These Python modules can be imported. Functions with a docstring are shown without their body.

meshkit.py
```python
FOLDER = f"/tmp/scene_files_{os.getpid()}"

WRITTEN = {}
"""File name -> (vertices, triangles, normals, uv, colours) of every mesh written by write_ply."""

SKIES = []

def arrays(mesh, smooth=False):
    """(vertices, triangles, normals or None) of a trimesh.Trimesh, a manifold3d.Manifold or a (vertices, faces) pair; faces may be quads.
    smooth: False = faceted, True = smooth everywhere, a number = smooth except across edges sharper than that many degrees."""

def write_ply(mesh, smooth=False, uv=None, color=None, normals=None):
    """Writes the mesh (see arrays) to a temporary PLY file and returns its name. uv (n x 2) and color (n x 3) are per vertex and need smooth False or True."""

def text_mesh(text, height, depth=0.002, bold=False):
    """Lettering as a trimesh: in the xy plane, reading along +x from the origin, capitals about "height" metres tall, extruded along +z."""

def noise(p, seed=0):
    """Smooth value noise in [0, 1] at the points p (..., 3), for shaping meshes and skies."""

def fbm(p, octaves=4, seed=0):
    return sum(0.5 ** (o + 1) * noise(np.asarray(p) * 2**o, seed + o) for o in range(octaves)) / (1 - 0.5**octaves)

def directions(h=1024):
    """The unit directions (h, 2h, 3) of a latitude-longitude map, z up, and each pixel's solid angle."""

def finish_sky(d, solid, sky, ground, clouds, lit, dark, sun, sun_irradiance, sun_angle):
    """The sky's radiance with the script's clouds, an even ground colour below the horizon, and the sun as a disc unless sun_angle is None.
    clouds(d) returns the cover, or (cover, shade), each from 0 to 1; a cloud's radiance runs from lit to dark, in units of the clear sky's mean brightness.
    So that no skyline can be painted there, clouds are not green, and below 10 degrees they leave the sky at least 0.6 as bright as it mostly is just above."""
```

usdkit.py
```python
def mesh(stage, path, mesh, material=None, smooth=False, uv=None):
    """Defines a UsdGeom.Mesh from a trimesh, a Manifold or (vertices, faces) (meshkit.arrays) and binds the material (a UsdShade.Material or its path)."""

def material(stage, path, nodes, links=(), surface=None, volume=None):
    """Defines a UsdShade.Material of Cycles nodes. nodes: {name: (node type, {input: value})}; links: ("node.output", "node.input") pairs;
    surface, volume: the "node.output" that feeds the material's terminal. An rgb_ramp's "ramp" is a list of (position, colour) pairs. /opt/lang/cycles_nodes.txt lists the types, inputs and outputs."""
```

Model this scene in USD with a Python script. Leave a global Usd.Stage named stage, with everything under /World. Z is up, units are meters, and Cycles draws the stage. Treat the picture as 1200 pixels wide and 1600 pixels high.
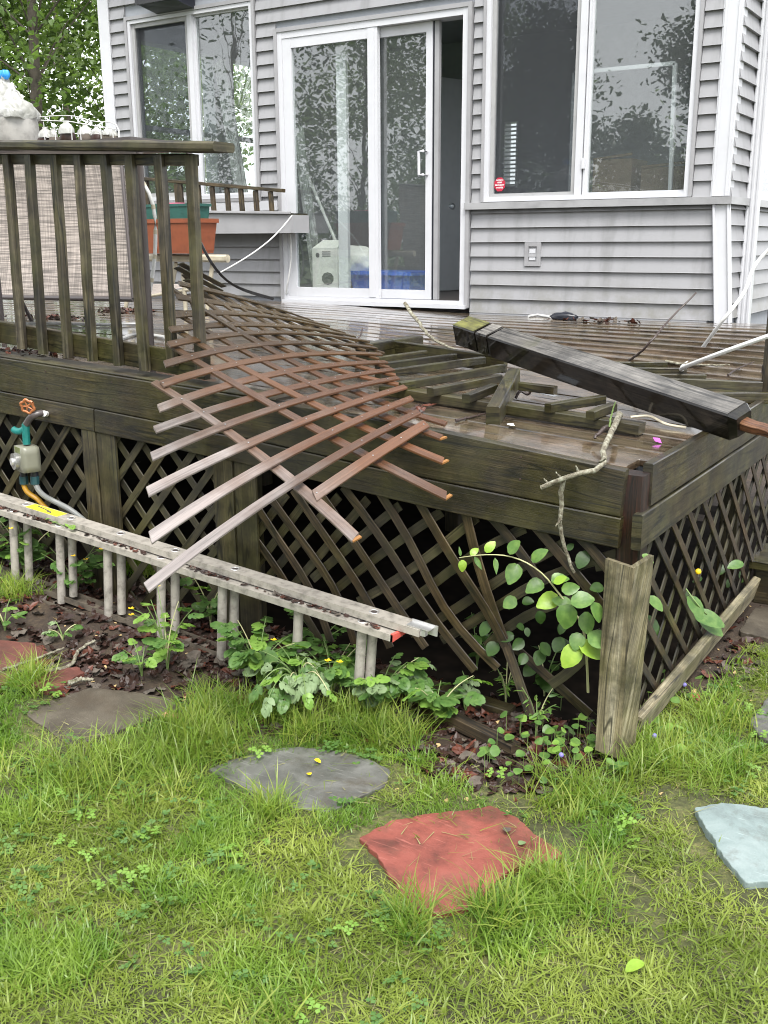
import math, random
import numpy as np, trimesh, shapely.geometry as sg
import usdkit, meshkit
from pxr import Usd, UsdGeom, UsdLux, UsdShade, Gf, Sdf, Vt

rng = np.random.default_rng(7)
random.seed(7)
stage = Usd.Stage.CreateInMemory()
UsdGeom.SetStageUpAxis(stage, UsdGeom.Tokens.z)
UsdGeom.SetStageMetersPerUnit(stage, 1.0)
UsdGeom.Xform.Define(stage, "/World")
UsdGeom.Scope.Define(stage, "/World/Looks")
A = np.array

# ------------------------------------------------------------------ camera
EYE = A([0, 0, 1.8])
FPX, PITCH, ROLL, YAW = 1604.56, 0.25860, -0.00507, -0.56425
FW = A([math.sin(YAW) * math.cos(PITCH), math.cos(YAW) * math.cos(PITCH), -math.sin(PITCH)])
_rt = A([math.cos(YAW), -math.sin(YAW), 0.0]); _up = np.cross(_rt, FW)
RT = _rt * math.cos(ROLL) + _up * math.sin(ROLL)
UP = -_rt * math.sin(ROLL) + _up * math.cos(ROLL)
cam = UsdGeom.Camera.Define(stage, "/World/camera")
cam.AddTransformOp().Set(Gf.Matrix4d(*RT, 0, *UP, 0, *(-FW), 0, *EYE, 1))
cam.CreateHorizontalApertureAttr(36.0)
cam.CreateFocalLengthAttr(36.0 * FPX / 1200)
cam.CreateVerticalApertureAttr(48.0)
cam.CreateClippingRangeAttr(Gf.Vec2f(0.05, 2000))
cam.CreateExposureAttr(1.8)

# ------------------------------------------------------------------ sky and sun
SUN = A([0.42, -0.50, 0.0]); SUN_EL = math.radians(58)
SUN = SUN / np.linalg.norm(SUN) * math.cos(SUN_EL); SUN[2] = math.sin(SUN_EL)
sky_mat = usdkit.material(stage, "/World/Looks/overcast_sky", {
    "sky": ("sky_texture", {"sky_type": "single_scattering", "sun_disc": False, "sun_elevation": SUN_EL,
                            "sun_rotation": math.atan2(SUN[0], SUN[1]), "aerosol_density": 3.0}),
    "bw": ("rgb_to_bw", {}),
    "tc": ("texture_coordinate", {}),
    "n": ("noise_texture", {"scale": 2.2, "detail": 5.0, "roughness": 0.55}),
    "r": ("map_range", {"from_min": 0.3, "from_max": 0.75, "to_min": 0.85, "to_max": 1.2, "clamp": True}),
    "flat": ("math", {"math_type": "multiply_add", "value2": 0.45, "value3": 4.2}),
    "mul": ("math", {"math_type": "multiply"}),
    "cc": ("combine_color", {}),
    "rr": ("math", {"math_type": "multiply", "value2": 0.985}), "bb": ("math", {"math_type": "multiply", "value2": 1.03}),
    "mix": ("mix", {"fac": 0.93}),
    "bg": ("background_shader", {"strength": 0.11}),
}, [("sky.color", "bw.color"), ("tc.generated", "n.vector"), ("n.fac", "r.value"), ("bw.val", "flat.value1"),
    ("flat.value", "mul.value1"), ("r.result", "mul.value2"), ("mul.value", "rr.value1"), ("mul.value", "bb.value1"),
    ("rr.value", "cc.r"), ("mul.value", "cc.g"), ("bb.value", "cc.b"), ("sky.color", "mix.color1"), ("cc.color", "mix.color2"), ("mix.color", "bg.color")],
    surface="bg.background")
dome = UsdLux.DomeLight.Define(stage, "/World/sky")
dome.CreateIntensityAttr(1.0)
UsdShade.MaterialBindingAPI.Apply(dome.GetPrim()).Bind(sky_mat)
dome.GetPrim().SetCustomDataByKey("kind", "structure")
sun = UsdLux.DistantLight.Define(stage, "/World/sun")
sun.CreateIntensityAttr(0.40); sun.CreateAngleAttr(28.0); sun.CreateNormalizeAttr(True)
sun.CreateColorAttr(Gf.Vec3f(1.0, 0.97, 0.92))
_z = SUN; _x = np.cross([0, 0, 1], _z); _x /= np.linalg.norm(_x); _y = np.cross(_z, _x)
sun.AddTransformOp().Set(Gf.Matrix4d(*_x, 0, *_y, 0, *_z, 0, 0, 0, 50, 1))

# ------------------------------------------------------------------ helpers
def ray(px, py):
    return FW + RT * (px - 600) / FPX - UP * (py - 800) / FPX
def at(px, py, ax, val):
    """The point of the plane ax = val that is seen at the photograph's pixel."""
    k = "xyz".index(ax); d = ray(px, py)
    return EYE + d * (val - EYE[k]) / d[k]
def deck_z(x, y):
    """The old deck: level at the house, sunk towards its front right corner."""
    s = np.clip((np.asarray(x) + 4.3) / 3.2, 0, 1.15)
    b = np.clip((np.asarray(y) - 4.9) / 2.1, 0, 1); b = b * b * (3 - 2 * b)
    back = 1.25 + 0.05 * np.clip((-3.7 - x) / 1.8, 0, 1)
    return back * b + (1.25 - 0.2 * s) * (1 - b)
def ground_z(x, y):
    x = np.asarray(x, float); y = np.asarray(y, float)
    p = np.stack([x * 1.3, y * 1.3, x * 0], -1)
    z = 0.075 * np.clip(-(x + 2.0), 0, 3.0) * np.clip((y - 1.5) / 1.5, 0, 1) + 0.05 * (meshkit.noise(p) - 0.5)
    return z + 0.03 * (meshkit.noise(p * 3.7, 3) - 0.5)
def on(px, py, fn, lift=0.0):
    """The point where the pixel's ray meets the surface z = fn(x, y) + lift."""
    z = 1.0
    p = None
    lo, hi = 1.0, 14.0
    d = ray(px, py)
    ts = np.linspace(0.8, 12, 600)
    q = EYE + ts[:, None] * d
    g = q[:, 2] - fn(q[:, 0], q[:, 1]) - lift
    k = np.nonzero(g <= 0)[0]
    if not len(k):
        return at(px, py, 'z', lift)
    k = max(k[0], 1); a, b = ts[k - 1], ts[k]
    t = a + (b - a) * g[k - 1] / (g[k - 1] - g[k])
    return EYE + t * d
def on_deck(px, py, lift=0.0): return on(px, py, deck_z, lift)
def on_ground(px, py, lift=0.0): return on(px, py, ground_z, lift)

def nrm(v): v = np.asarray(v, float); return v / (np.linalg.norm(v, axis=-1, keepdims=True) + 1e-12)

class MB:
    """Collects shapes that become one mesh."""
    def __init__(self): self.v, self.f, self.t, self.n = [], [], [], 0
    def add(self, v, f, t=None):
        v = np.asarray(v, float); f = np.asarray(f, int)
        if f.shape[1] == 4: f = np.vstack([f[:, [0, 1, 2]], f[:, [0, 2, 3]]])
        if t is None: t = v[:, :2] + v[:, 2:3] * 0.7
        self.v.append(v); self.f.append(f + self.n); self.t.append(np.asarray(t, float)); self.n += len(v); return self
    def tm(self, m): return self.add(np.array(m.vertices), np.array(m.faces))
    def sweep(self, path, sec, up=(0, 0, 1), caps=True, scale=None, uo=None, us=None, skew=(0, 0)):
        p = np.asarray(path, float); s = np.asarray(sec, float); n, k = len(p), len(s)
        t = nrm(np.gradient(p, axis=0)); u = np.broadcast_to(np.asarray(up, float), p.shape)
        side = nrm(np.cross(t, u)); u = np.cross(side, t)
        if scale is None: scale = np.ones(n)
        scale = np.broadcast_to(np.asarray(scale, float), (n,))
        ss = np.vstack([s, s[:1]])
        us = np.ones(n) if us is None else np.broadcast_to(us, (n,))
        v = p[:, None] + scale[:, None, None] * (ss[None, :, :1] * side[:, None] + us[:, None, None] * ss[None, :, 1:] * u[:, None])
        if skew != (0, 0):
            v[0] += t[0] * ss[:, :1] * skew[0]; v[-1] += t[-1] * ss[:, :1] * skew[1]
        L = np.r_[0, np.cumsum(np.linalg.norm(np.diff(p, axis=0), axis=1))] + (rng.uniform(0, 20) if uo is None else uo)
        W = np.r_[0, np.cumsum(np.linalg.norm(np.diff(ss, axis=0), axis=1))] + rng.uniform(0, 20)
        uv = np.stack(np.broadcast_arrays(L[:, None], W[None]), -1)
        i, j = np.meshgrid(np.arange(n - 1), np.arange(k), indexing="ij")
        q = np.stack([i * (k + 1) + j, i * (k + 1) + j + 1, (i + 1) * (k + 1) + j + 1, (i + 1) * (k + 1) + j], -1).reshape(-1, 4)
        area = 0.5 * np.sum(ss[:-1, 0] * ss[1:, 1] - ss[1:, 0] * ss[:-1, 1])
        if area > 0: q = q[:, ::-1]
        self.add(v.reshape(-1, 3), q, uv.reshape(-1, 2))
        if caps:
            for e, rev in ((0, area < 0), (n - 1, area > 0)):
                cv = v[e, :-1]; c = cv.mean(0)
                f = A([[k, a, (a + 1) % k] for a in range(k)])
                if not rev: f = f[:, ::-1]
                self.add(np.vstack([cv, c]), f, np.vstack([s, s.mean(0)]) * [1, 1] + rng.uniform(0, 20))
        return self
    def board(self, a, b, w, h, up=(0, 0, 1), ch=0.003, seg=1, warp=0.0):
        a, b = np.asarray(a, float), np.asarray(b, float)
        p = a + (b - a) * np.linspace(0, 1, seg + 1)[:, None]
        if warp and seg > 1: p[1:-1] += rng.normal(0, warp, (seg - 1, 3))
        return self.sweep(p, rect(w, h, ch), up)
    def tube(self, path, r, k=10, scale=None): return self.sweep(path, ring(r, k), free_up(path), scale=scale)
    def box(self, lo, hi):
        m = trimesh.creation.box(bounds=[np.minimum(lo, hi), np.maximum(lo, hi)]); 
        v = np.array(m.vertices)[np.array(m.faces)].reshape(-1, 3); f = np.arange(len(v)).reshape(-1, 3)
        n = np.abs(np.array(m.face_normals)).argmax(1).repeat(3); t = np.zeros((len(v), 2))
        for a_, (i, j) in {0: (1, 2), 1: (0, 2), 2: (0, 1)}.items(): t[n == a_] = v[n == a_][:, [i, j]]
        return self.add(v, f, t)
    def out(self): return np.vstack(self.v), np.vstack(self.f), np.vstack(self.t)
    def build(self, path, mat, smooth=False):
        v, f, t = self.out()
        return usdkit.mesh(stage, path, (v, f), mat, smooth=smooth, uv=t).GetPrim()
def rect(w, h, c=0.003):
    a, b = w / 2, h / 2
    return A([(-a + c, -b), (a - c, -b), (a, -b + c), (a, b - c), (a - c, b), (-a + c, b), (-a, b - c), (-a, -b + c)])
def ring(r, k=10):
    t = np.arange(k) * 2 * math.pi / k; return np.stack([np.cos(t), np.sin(t)], 1) * r
def free_up(path):
    d = np.asarray(path[-1]) - np.asarray(path[0]); d = nrm(d)
    return (0, 0, 1) if abs(d[2]) < 0.8 else (0.3, 1, 0)
def smoothpath(pts, n=24):
    from scipy.interpolate import CubicSpline
    p = np.asarray(pts, float); s = np.r_[0, np.cumsum(np.linalg.norm(np.diff(p, axis=0), axis=1))]; t = np.linspace(0, s[-1], n)
    if len(p) == 2: return p[0] + (p[1] - p[0]) * (t / s[-1])[:, None]
    return CubicSpline(s, p, bc_type="not-a-knot" if len(p) == 3 else "natural")(t)

used = {}
def numbered(parent, name):
    k = used.get((parent, name), -1) + 1; used[(parent, name)] = k
    return f"{parent}/{name}" + (f"_{k:03d}" if k else "")
def thing(name, label, cat, group=None, kind=None, loc=None):
    x = UsdGeom.Xform.Define(stage, numbered("/World", name)); p = x.GetPrim()
    if loc is not None: x.AddTranslateOp().Set(Gf.Vec3d(*map(float, loc)))
    tag(p, label, cat, group, kind); return p
def tag(p, label=None, cat=None, group=None, kind=None):
    for k, v in (("label", label), ("category", cat), ("group", group), ("kind", kind)):
        if v: p.SetCustomDataByKey(k, v)
    return p
def part(parent, name, mb, mat, smooth=False, label=None):
    path = numbered(str(parent.GetPath()) if not isinstance(parent, str) else parent, name)
    p = mb.build(path, M[mat] if isinstance(mat, str) else mat, smooth)
    if label: p.SetCustomDataByKey("label", label)
    return p
def single(name, mb, mat, label, cat, group=None, kind=None, smooth=False):
    return tag(part("/World", name, mb, mat, smooth), label, cat, group, kind)
def struct(name, mb, mat, smooth=False, label=None):
    return tag(part("/World", name, mb, mat, smooth), label, None, None, "structure")

# ------------------------------------------------------------------ materials
M = {}
def mat(name, nodes, links, surface="p.BSDF"):
    M[name] = usdkit.material(stage, "/World/Looks/" + name, nodes, links, surface=surface); return M[name]
def plain(name, col, rough=0.5, metal=0.0, spec=0.5, var=0.12, scale=14.0, bump=0.0, bscale=60.0, coat=0.0):
    """A surface of one colour with fine uneven tone, and grime in patches."""
    c = A(col)
    n = {"g": ("geometry", {}), "n": ("noise_texture", {"scale": scale, "detail": 5.0, "roughness": 0.6}),
         "r": ("rgb_ramp", {"ramp": [(0.25, tuple(c * (1 - 2.2 * var))), (0.5, tuple(c)), (0.8, tuple(np.minimum(c * (1 + var), 0.95)))]}),
         "p": ("principled_bsdf", {"roughness": rough, "metallic": metal, "specular_ior_level": spec, "coat_weight": coat, "coat_roughness": 0.1})}
    l = [("g.position", "n.vector"), ("n.fac", "r.fac"), ("r.color", "p.base_color")]
    if bump:
        n["n2"] = ("noise_texture", {"scale": bscale, "detail": 4.0}); n["b"] = ("bump", {"strength": bump, "distance": 0.004})
        l += [("g.position", "n2.vector"), ("n2.fac", "b.height"), ("b.normal", "p.normal")]
    return mat(name, n, l)
def wood(name, dark, mid, light, rough=0.45, spec=0.5, algae=None, grain=55.0, wet=0.25, bump=0.5, stain=None, amount=(0.42, 0.62), coat=0.0):
    """Timber with grain along each piece's own length, pores, algae and damp patches."""
    n = {"tc": ("texture_coordinate", {}), "g": ("geometry", {}), "oi": ("object_info", {}),
         "w": ("math", {"math_type": "multiply", "value2": 37.0}),
         "mp": ("mapping", {"scale": (1.6, grain, 1.0)}), "mp2": ("mapping", {"scale": (5.0, grain * 6, 1.0)}),
         "n": ("noise_texture", {"dimensions": "4D", "scale": 1.0, "detail": 6.0, "roughness": 0.62, "distortion": 0.8}),
         "f": ("noise_texture", {"dimensions": "4D", "scale": 1.0, "detail": 3.0, "roughness": 0.7}),
         "r": ("rgb_ramp", {"ramp": [(0.28, dark), (0.5, mid), (0.72, light)]}),
         "fr": ("map_range", {"from_min": 0.35, "from_max": 0.65, "to_min": 0.4, "to_max": 1.25, "clamp": True}),
         "m1": ("mix", {"mix_type": "multiply", "fac": 1.0}), "fc": ("combine_color", {}),
         "tone": ("map_range", {"from_min": 0, "from_max": 1, "to_min": 0.55, "to_max": 1.0}), "tcx": ("combine_color", {}), "m0": ("mix", {"mix_type": "multiply", "fac": 1.0}),
         "pn": ("noise_texture", {"scale": 5.0, "detail": 5.0, "roughness": 0.65}), "pr": ("map_range", {"from_min": amount[0], "from_max": amount[1], "clamp": True}),
         "pm": ("math", {"math_type": "multiply", "value2": 0.6}), "m2": ("mix", {"color2": algae or mid}),
         "bl": ("noise_texture", {"scale": 7.5, "detail": 7.0, "roughness": 0.7}), "blr": ("map_range", {"from_min": 0.36, "from_max": 0.62, "to_min": 0.38, "to_max": 1.22, "clamp": True}), "blc": ("combine_color", {}), "m3": ("mix", {"mix_type": "multiply", "fac": 1.0}),
         "mpc": ("mapping", {"scale": (0.9, 16.0, 1.0)}), "ck": ("noise_texture", {"dimensions": "4D", "scale": 1.0, "detail": 2.0, "roughness": 0.5, "distortion": 0.3}), "ca": ("math", {"math_type": "subtract", "value2": 0.5}), "cb": ("math", {"math_type": "absolute"}),
         "cm": ("map_range", {"from_min": 0.004, "from_max": 0.016, "to_min": 0.22, "to_max": 1.0, "clamp": True}), "cbm": ("math", {"math_type": "multiply"}),
         "mpk": ("mapping", {"scale": (1.25, 7.5, 1.0)}), "vk": ("voronoi_texture", {"dimensions": "3D", "scale": 1.0}), "kr": ("map_range", {"from_min": 0.045, "from_max": 0.10, "to_min": 0.30, "to_max": 1.0, "clamp": True}), "kc": ("combine_xyz", {}), "ka": ("vector_math", {"math_type": "add"}), "kx": ("math", {"math_type": "multiply"}),
         "wn": ("noise_texture", {"scale": 2.7, "detail": 4.0}), "wr": ("map_range", {"from_min": 0.4, "from_max": 0.6, "to_min": rough - wet, "to_max": rough + 0.15, "clamp": True}),
         "b": ("bump", {"strength": bump, "distance": 0.003}), "hm": ("mix_float", {"fac": 0.5}),
         "p": ("principled_bsdf", {"specular_ior_level": spec, "coat_weight": coat, "coat_roughness": 0.08})}
    l = [("tc.UV", "mp.vector"), ("tc.UV", "mp2.vector"), ("oi.random", "w.value1"), ("mp.vector", "n.vector"), ("mp2.vector", "f.vector"), ("w.value", "n.w"), ("w.value", "f.w"),
         ("n.fac", "r.fac"), ("f.fac", "fr.value"), ("fr.result", "fc.r"), ("fr.result", "fc.g"), ("fr.result", "fc.b"), ("r.color", "m1.color1"), ("fc.color", "m1.color2"),
         ("oi.random", "tone.value"), ("tone.result", "tcx.r"), ("tone.result", "tcx.g"), ("tone.result", "tcx.b"), ("m1.color", "m0.color1"), ("tcx.color", "m0.color2"),
         ("g.position", "pn.vector"), ("pn.fac", "pr.value"), ("pr.result", "pm.value1"), ("pm.value", "m2.fac"), ("m0.color", "m2.color1"),
         ("g.position", "wn.vector"), ("wn.fac", "wr.value"), ("wr.result", "p.roughness"),
         ("n.fac", "hm.a"), ("f.fac", "hm.b"), ("hm.result", "b.height"), ("b.normal", "p.normal"), ("g.position", "bl.vector"), ("bl.fac", "blr.value"), ("tc.UV", "mpc.vector"), ("mpc.vector", "ck.vector"), ("w.value", "ck.w"), ("ck.fac", "ca.value1"), ("ca.value", "cb.value1"), ("cb.value", "cm.value"),
         ("blr.result", "cbm.value1"), ("cm.result", "cbm.value2"), ("tc.UV", "mpk.vector"), ("w.value", "kc.z"), ("mpk.vector", "ka.vector1"), ("kc.vector", "ka.vector2"), ("ka.vector", "vk.vector"), ("vk.distance", "kr.value"), ("kr.result", "kx.value1"), ("cbm.value", "kx.value2"), ("kx.value", "blc.r"), ("kx.value", "blc.g"), ("kx.value", "blc.b"), ("m2.color", "m3.color1"), ("blc.color", "m3.color2"), ("m3.color", "p.base_color")]
    if not algae: n["pm"][1]["value2"] = 0.0
    return mat(name, n, l)
wood("wood_rim", (0.010, 0.007, 0.0035), (0.030, 0.022, 0.010), (0.082, 0.064, 0.030), 0.45, algae=(0.034, 0.031, 0.009), wet=0.18, bump=1.0, grain=75, coat=.15)
wood("wood_skirt", (0.016, 0.012, 0.006), (0.048, 0.039, 0.019), (0.105, 0.088, 0.045), 0.6, algae=(0.046, 0.044, 0.016), grain=70)
wood("wood_skirt_brown", (0.016, 0.010, 0.005), (0.046, 0.030, 0.014), (0.10, 0.072, 0.036), 0.55, algae=(0.050, 0.046, 0.019), grain=70, amount=(0.5, 0.7))
wood("wood_rail", (0.018, 0.013, 0.008), (0.062, 0.049, 0.029), (0.17, 0.145, 0.095), 0.55, algae=(0.050, 0.048, 0.017), grain=50)
wood("wood_deck", (0.040, 0.024, 0.014), (0.100, 0.068, 0.043), (0.19, 0.145, 0.10), 0.16, algae=(0.055, 0.046, 0.026), wet=0.10, bump=0.2, grain=40, coat=0.8)
wood("wood_fallen", (0.012, 0.009, 0.005), (0.036, 0.029, 0.014), (0.085, 0.070, 0.036), 0.32, algae=(0.042, 0.041, 0.012), wet=0.15)
wood("wood_post_dark", (0.003, 0.0025, 0.002), (0.008, 0.0065, 0.005), (0.022, 0.018, 0.013), 0.30, algae=(0.016, 0.017, 0.006), wet=0.02, amount=(0.55, 0.75), coat=0.7, spec=.12)
wood("wood_pale", (0.10, 0.082, 0.042), (0.24, 0.205, 0.12), (0.44, 0.40, 0.28), 0.65, algae=(0.062, 0.058, 0.020), grain=45, amount=(0.46, 0.6))
wood("wood_red", (0.03, 0.012, 0.006), (0.11, 0.045, 0.020), (0.24, 0.12, 0.06), 0.45, grain=60)
wood("wood_rot", (0.004, 0.002, 0.0015), (0.014, 0.006, 0.004), (0.05, 0.018, 0.010), 0.5, grain=40)
wood("wood_post_sheen", (0.07, 0.064, 0.057), (0.17, 0.158, 0.142), (0.28, 0.265, 0.24), 0.32, algae=(0.06, 0.06, 0.03), amount=(0.58, 0.75), wet=.1, coat=.3)  # pale grey stands in for the sky reflected on the wet post top
wood("wood_post_lichen", (0.03, 0.03, 0.012), (0.10, 0.098, 0.03), (0.22, 0.21, 0.06), 0.5, algae=(0.16, 0.16, 0.03), amount=(0.4, 0.6))
wood("wood_lean", (0.45, 0.46, 0.45), (0.6, 0.62, 0.6), (0.72, 0.74, 0.72), 0.6, bump=0.1)
wood("wood_box", (0.022, 0.013, 0.006), (0.085, 0.055, 0.024), (0.17, 0.125, 0.06), 0.6, algae=(0.035, 0.03, 0.014), grain=50)
mat("vinyl_siding", {"g": ("geometry", {}), "mp": ("mapping", {"scale": (9.0, 9.0, 0.8)}), "n": ("noise_texture", {"scale": 1.0, "detail": 5.0, "roughness": 0.6}), "r": ("rgb_ramp", {"ramp": [(0.3, (0.185, 0.185, 0.188)), (0.5, (0.238, 0.238, 0.246)), (0.75, (0.250, 0.250, 0.260))]}),
    "sx": ("separate_xyz", {}), "zr": ("map_range", {"from_min": 1.25, "from_max": 1.62, "to_min": 0.55, "to_max": 0.0, "clamp": True}), "n2": ("noise_texture", {"scale": 5.0, "detail": 6.0, "roughness": 0.7}), "nr": ("map_range", {"from_min": 0.42, "from_max": 0.62, "clamp": True}), "zm": ("math", {"math_type": "multiply"}), "st": ("mix", {"color2": (0.12, 0.115, 0.085)}),
    "n3": ("noise_texture", {"scale": 90.0, "detail": 3.0}), "b": ("bump", {"strength": 0.08, "distance": 0.004}), "p": ("principled_bsdf", {"roughness": 0.42})},
    [("g.position", "mp.vector"), ("mp.vector", "n.vector"), ("n.fac", "r.fac"), ("g.position", "sx.vector"), ("sx.z", "zr.value"), ("g.position", "n2.vector"), ("n2.fac", "nr.value"), ("zr.result", "zm.value1"), ("nr.result", "zm.value2"), ("zm.value", "st.fac"), ("r.color", "st.color1"), ("st.color", "p.base_color"), ("g.position", "n3.vector"), ("n3.fac", "b.height"), ("b.normal", "p.normal")])
plain("grey_trim", (0.26, 0.258, 0.265), 0.4, var=0.07, scale=5)
plain("white_vinyl", (0.47, 0.475, 0.495), 0.35, var=0.03, scale=6)
plain("sill_metal", (0.27, 0.27, 0.275), 0.35, var=0.12, scale=6, bump=0.15, bscale=12)
plain("screen_frame", (0.30, 0.30, 0.30), 0.45, var=0.06)
plain("dark_plastic", (0.012, 0.013, 0.018), 0.3, var=0.1)
plain("black_rubber", (0.015, 0.015, 0.016), 0.45, var=0.1)
plain("room_wall", (0.26, 0.275, 0.30), 0.8, var=0.05)
plain("room_wall_dark", (0.075, 0.085, 0.11), 0.8, var=0.08)
plain("room_floor", (0.10, 0.085, 0.08), 0.4, var=0.1)
plain("door_grey", (0.38, 0.39, 0.41), 0.5, var=0.04)
plain("carton_white", (0.74, 0.73, 0.70), 0.7, var=0.05)
plain("carton_brown", (0.10, 0.075, 0.05), 0.8, var=0.08)
plain("print_dark", (0.06, 0.06, 0.065), 0.6)
plain("bin_blue", (0.015, 0.10, 0.50), 0.35, var=0.06)
plain("sticker_red", (0.38, 0.02, 0.045), 0.4, var=0.03)
plain("sticker_white", (0.75, 0.74, 0.74), 0.5, var=0.03)
plain("blind_white", (0.86, 0.87, 0.88), 0.6, var=0.02)
plain("terracotta", (0.20, 0.055, 0.022), 0.5, var=0.12, bump=0.1)
plain("planter_teal", (0.022, 0.085, 0.070), 0.4, var=0.12)
plain("pink_plastic", (0.62, 0.16, 0.25), 0.4)
plain("cable_white", (0.5, 0.5, 0.485), 0.4, var=0.08)
plain("cream_pole", (0.40, 0.36, 0.27), 0.6, var=0.2, bump=0.3)
plain("chair_frame", (0.06, 0.05, 0.048), 0.35, var=0.1)
plain("aluminium", (0.335, 0.31, 0.27), 0.5, metal=0.2, var=0.26, scale=26, bump=0.4, bscale=140)
plain("aluminium_bare", (0.62, 0.62, 0.61), 0.35, metal=0.8, var=0.1, scale=30)
plain("aluminium_muddy", (0.085, 0.070, 0.052), 0.7, var=0.35, scale=18, bump=0.5, bscale=90)
plain("red_paint", (0.52, 0.09, 0.07), 0.5, var=0.1)
plain("label_yellow", (0.78, 0.66, 0.03), 0.45, var=0.06, scale=40)
plain("brass_orange", (0.36, 0.13, 0.05), 0.4, metal=0.2, var=0.25, scale=60)
plain("timer_body", (0.17, 0.17, 0.13), 0.4, var=0.06, scale=30)
plain("timer_teal", (0.012, 0.14, 0.125), 0.35, var=0.12, scale=40)
plain("timer_teal_dark", (0.012, 0.045, 0.052), 0.4, var=0.12, scale=40)
plain("timer_dial", (0.25, 0.25, 0.24), 0.25, metal=0.6, var=0.1, scale=60)
plain("timer_screen", (0.13, 0.15, 0.06), 0.15)
plain("hose_yellow", (0.36, 0.19, 0.012), 0.4, var=0.12)
plain("hose_grey", (0.15, 0.155, 0.15), 0.45, var=0.1)
plain("dark_void", (0.012, 0.010, 0.008), 0.9)
plain("leaf_litter", (0.028, 0.014, 0.010), 0.45, spec=.3, var=0.35, scale=9, bump=0.3)
plain("leaf_litter_red", (0.075, 0.024, 0.014), 0.45, spec=.3, var=0.35, scale=9)
plain("chip_straw", (0.40, 0.29, 0.13), 0.7, var=0.3, scale=15)
plain("bark", (0.085, 0.07, 0.055), 0.85, var=0.3, scale=10, bump=0.8, bscale=25)
plain("twig_dark", (0.035, 0.022, 0.018), 0.5, var=0.3, scale=40)
plain("petal_yellow", (0.80, 0.52, 0.01), 0.5)
plain("petal_purple", (0.40, 0.06, 0.40), 0.5)
plain("petal_violet", (0.20, 0.17, 0.50), 0.5)
plain("paper_white", (0.8, 0.79, 0.77), 0.6)
plain("metal_bracket", (0.40, 0.42, 0.44), 0.3, metal=0.7)
plain("leaf_red", (0.22, 0.02, 0.025), 0.35, var=0.3, scale=60)
plain("leaf_dry", (0.42, 0.22, 0.14), 0.6, var=0.2, scale=60)

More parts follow.
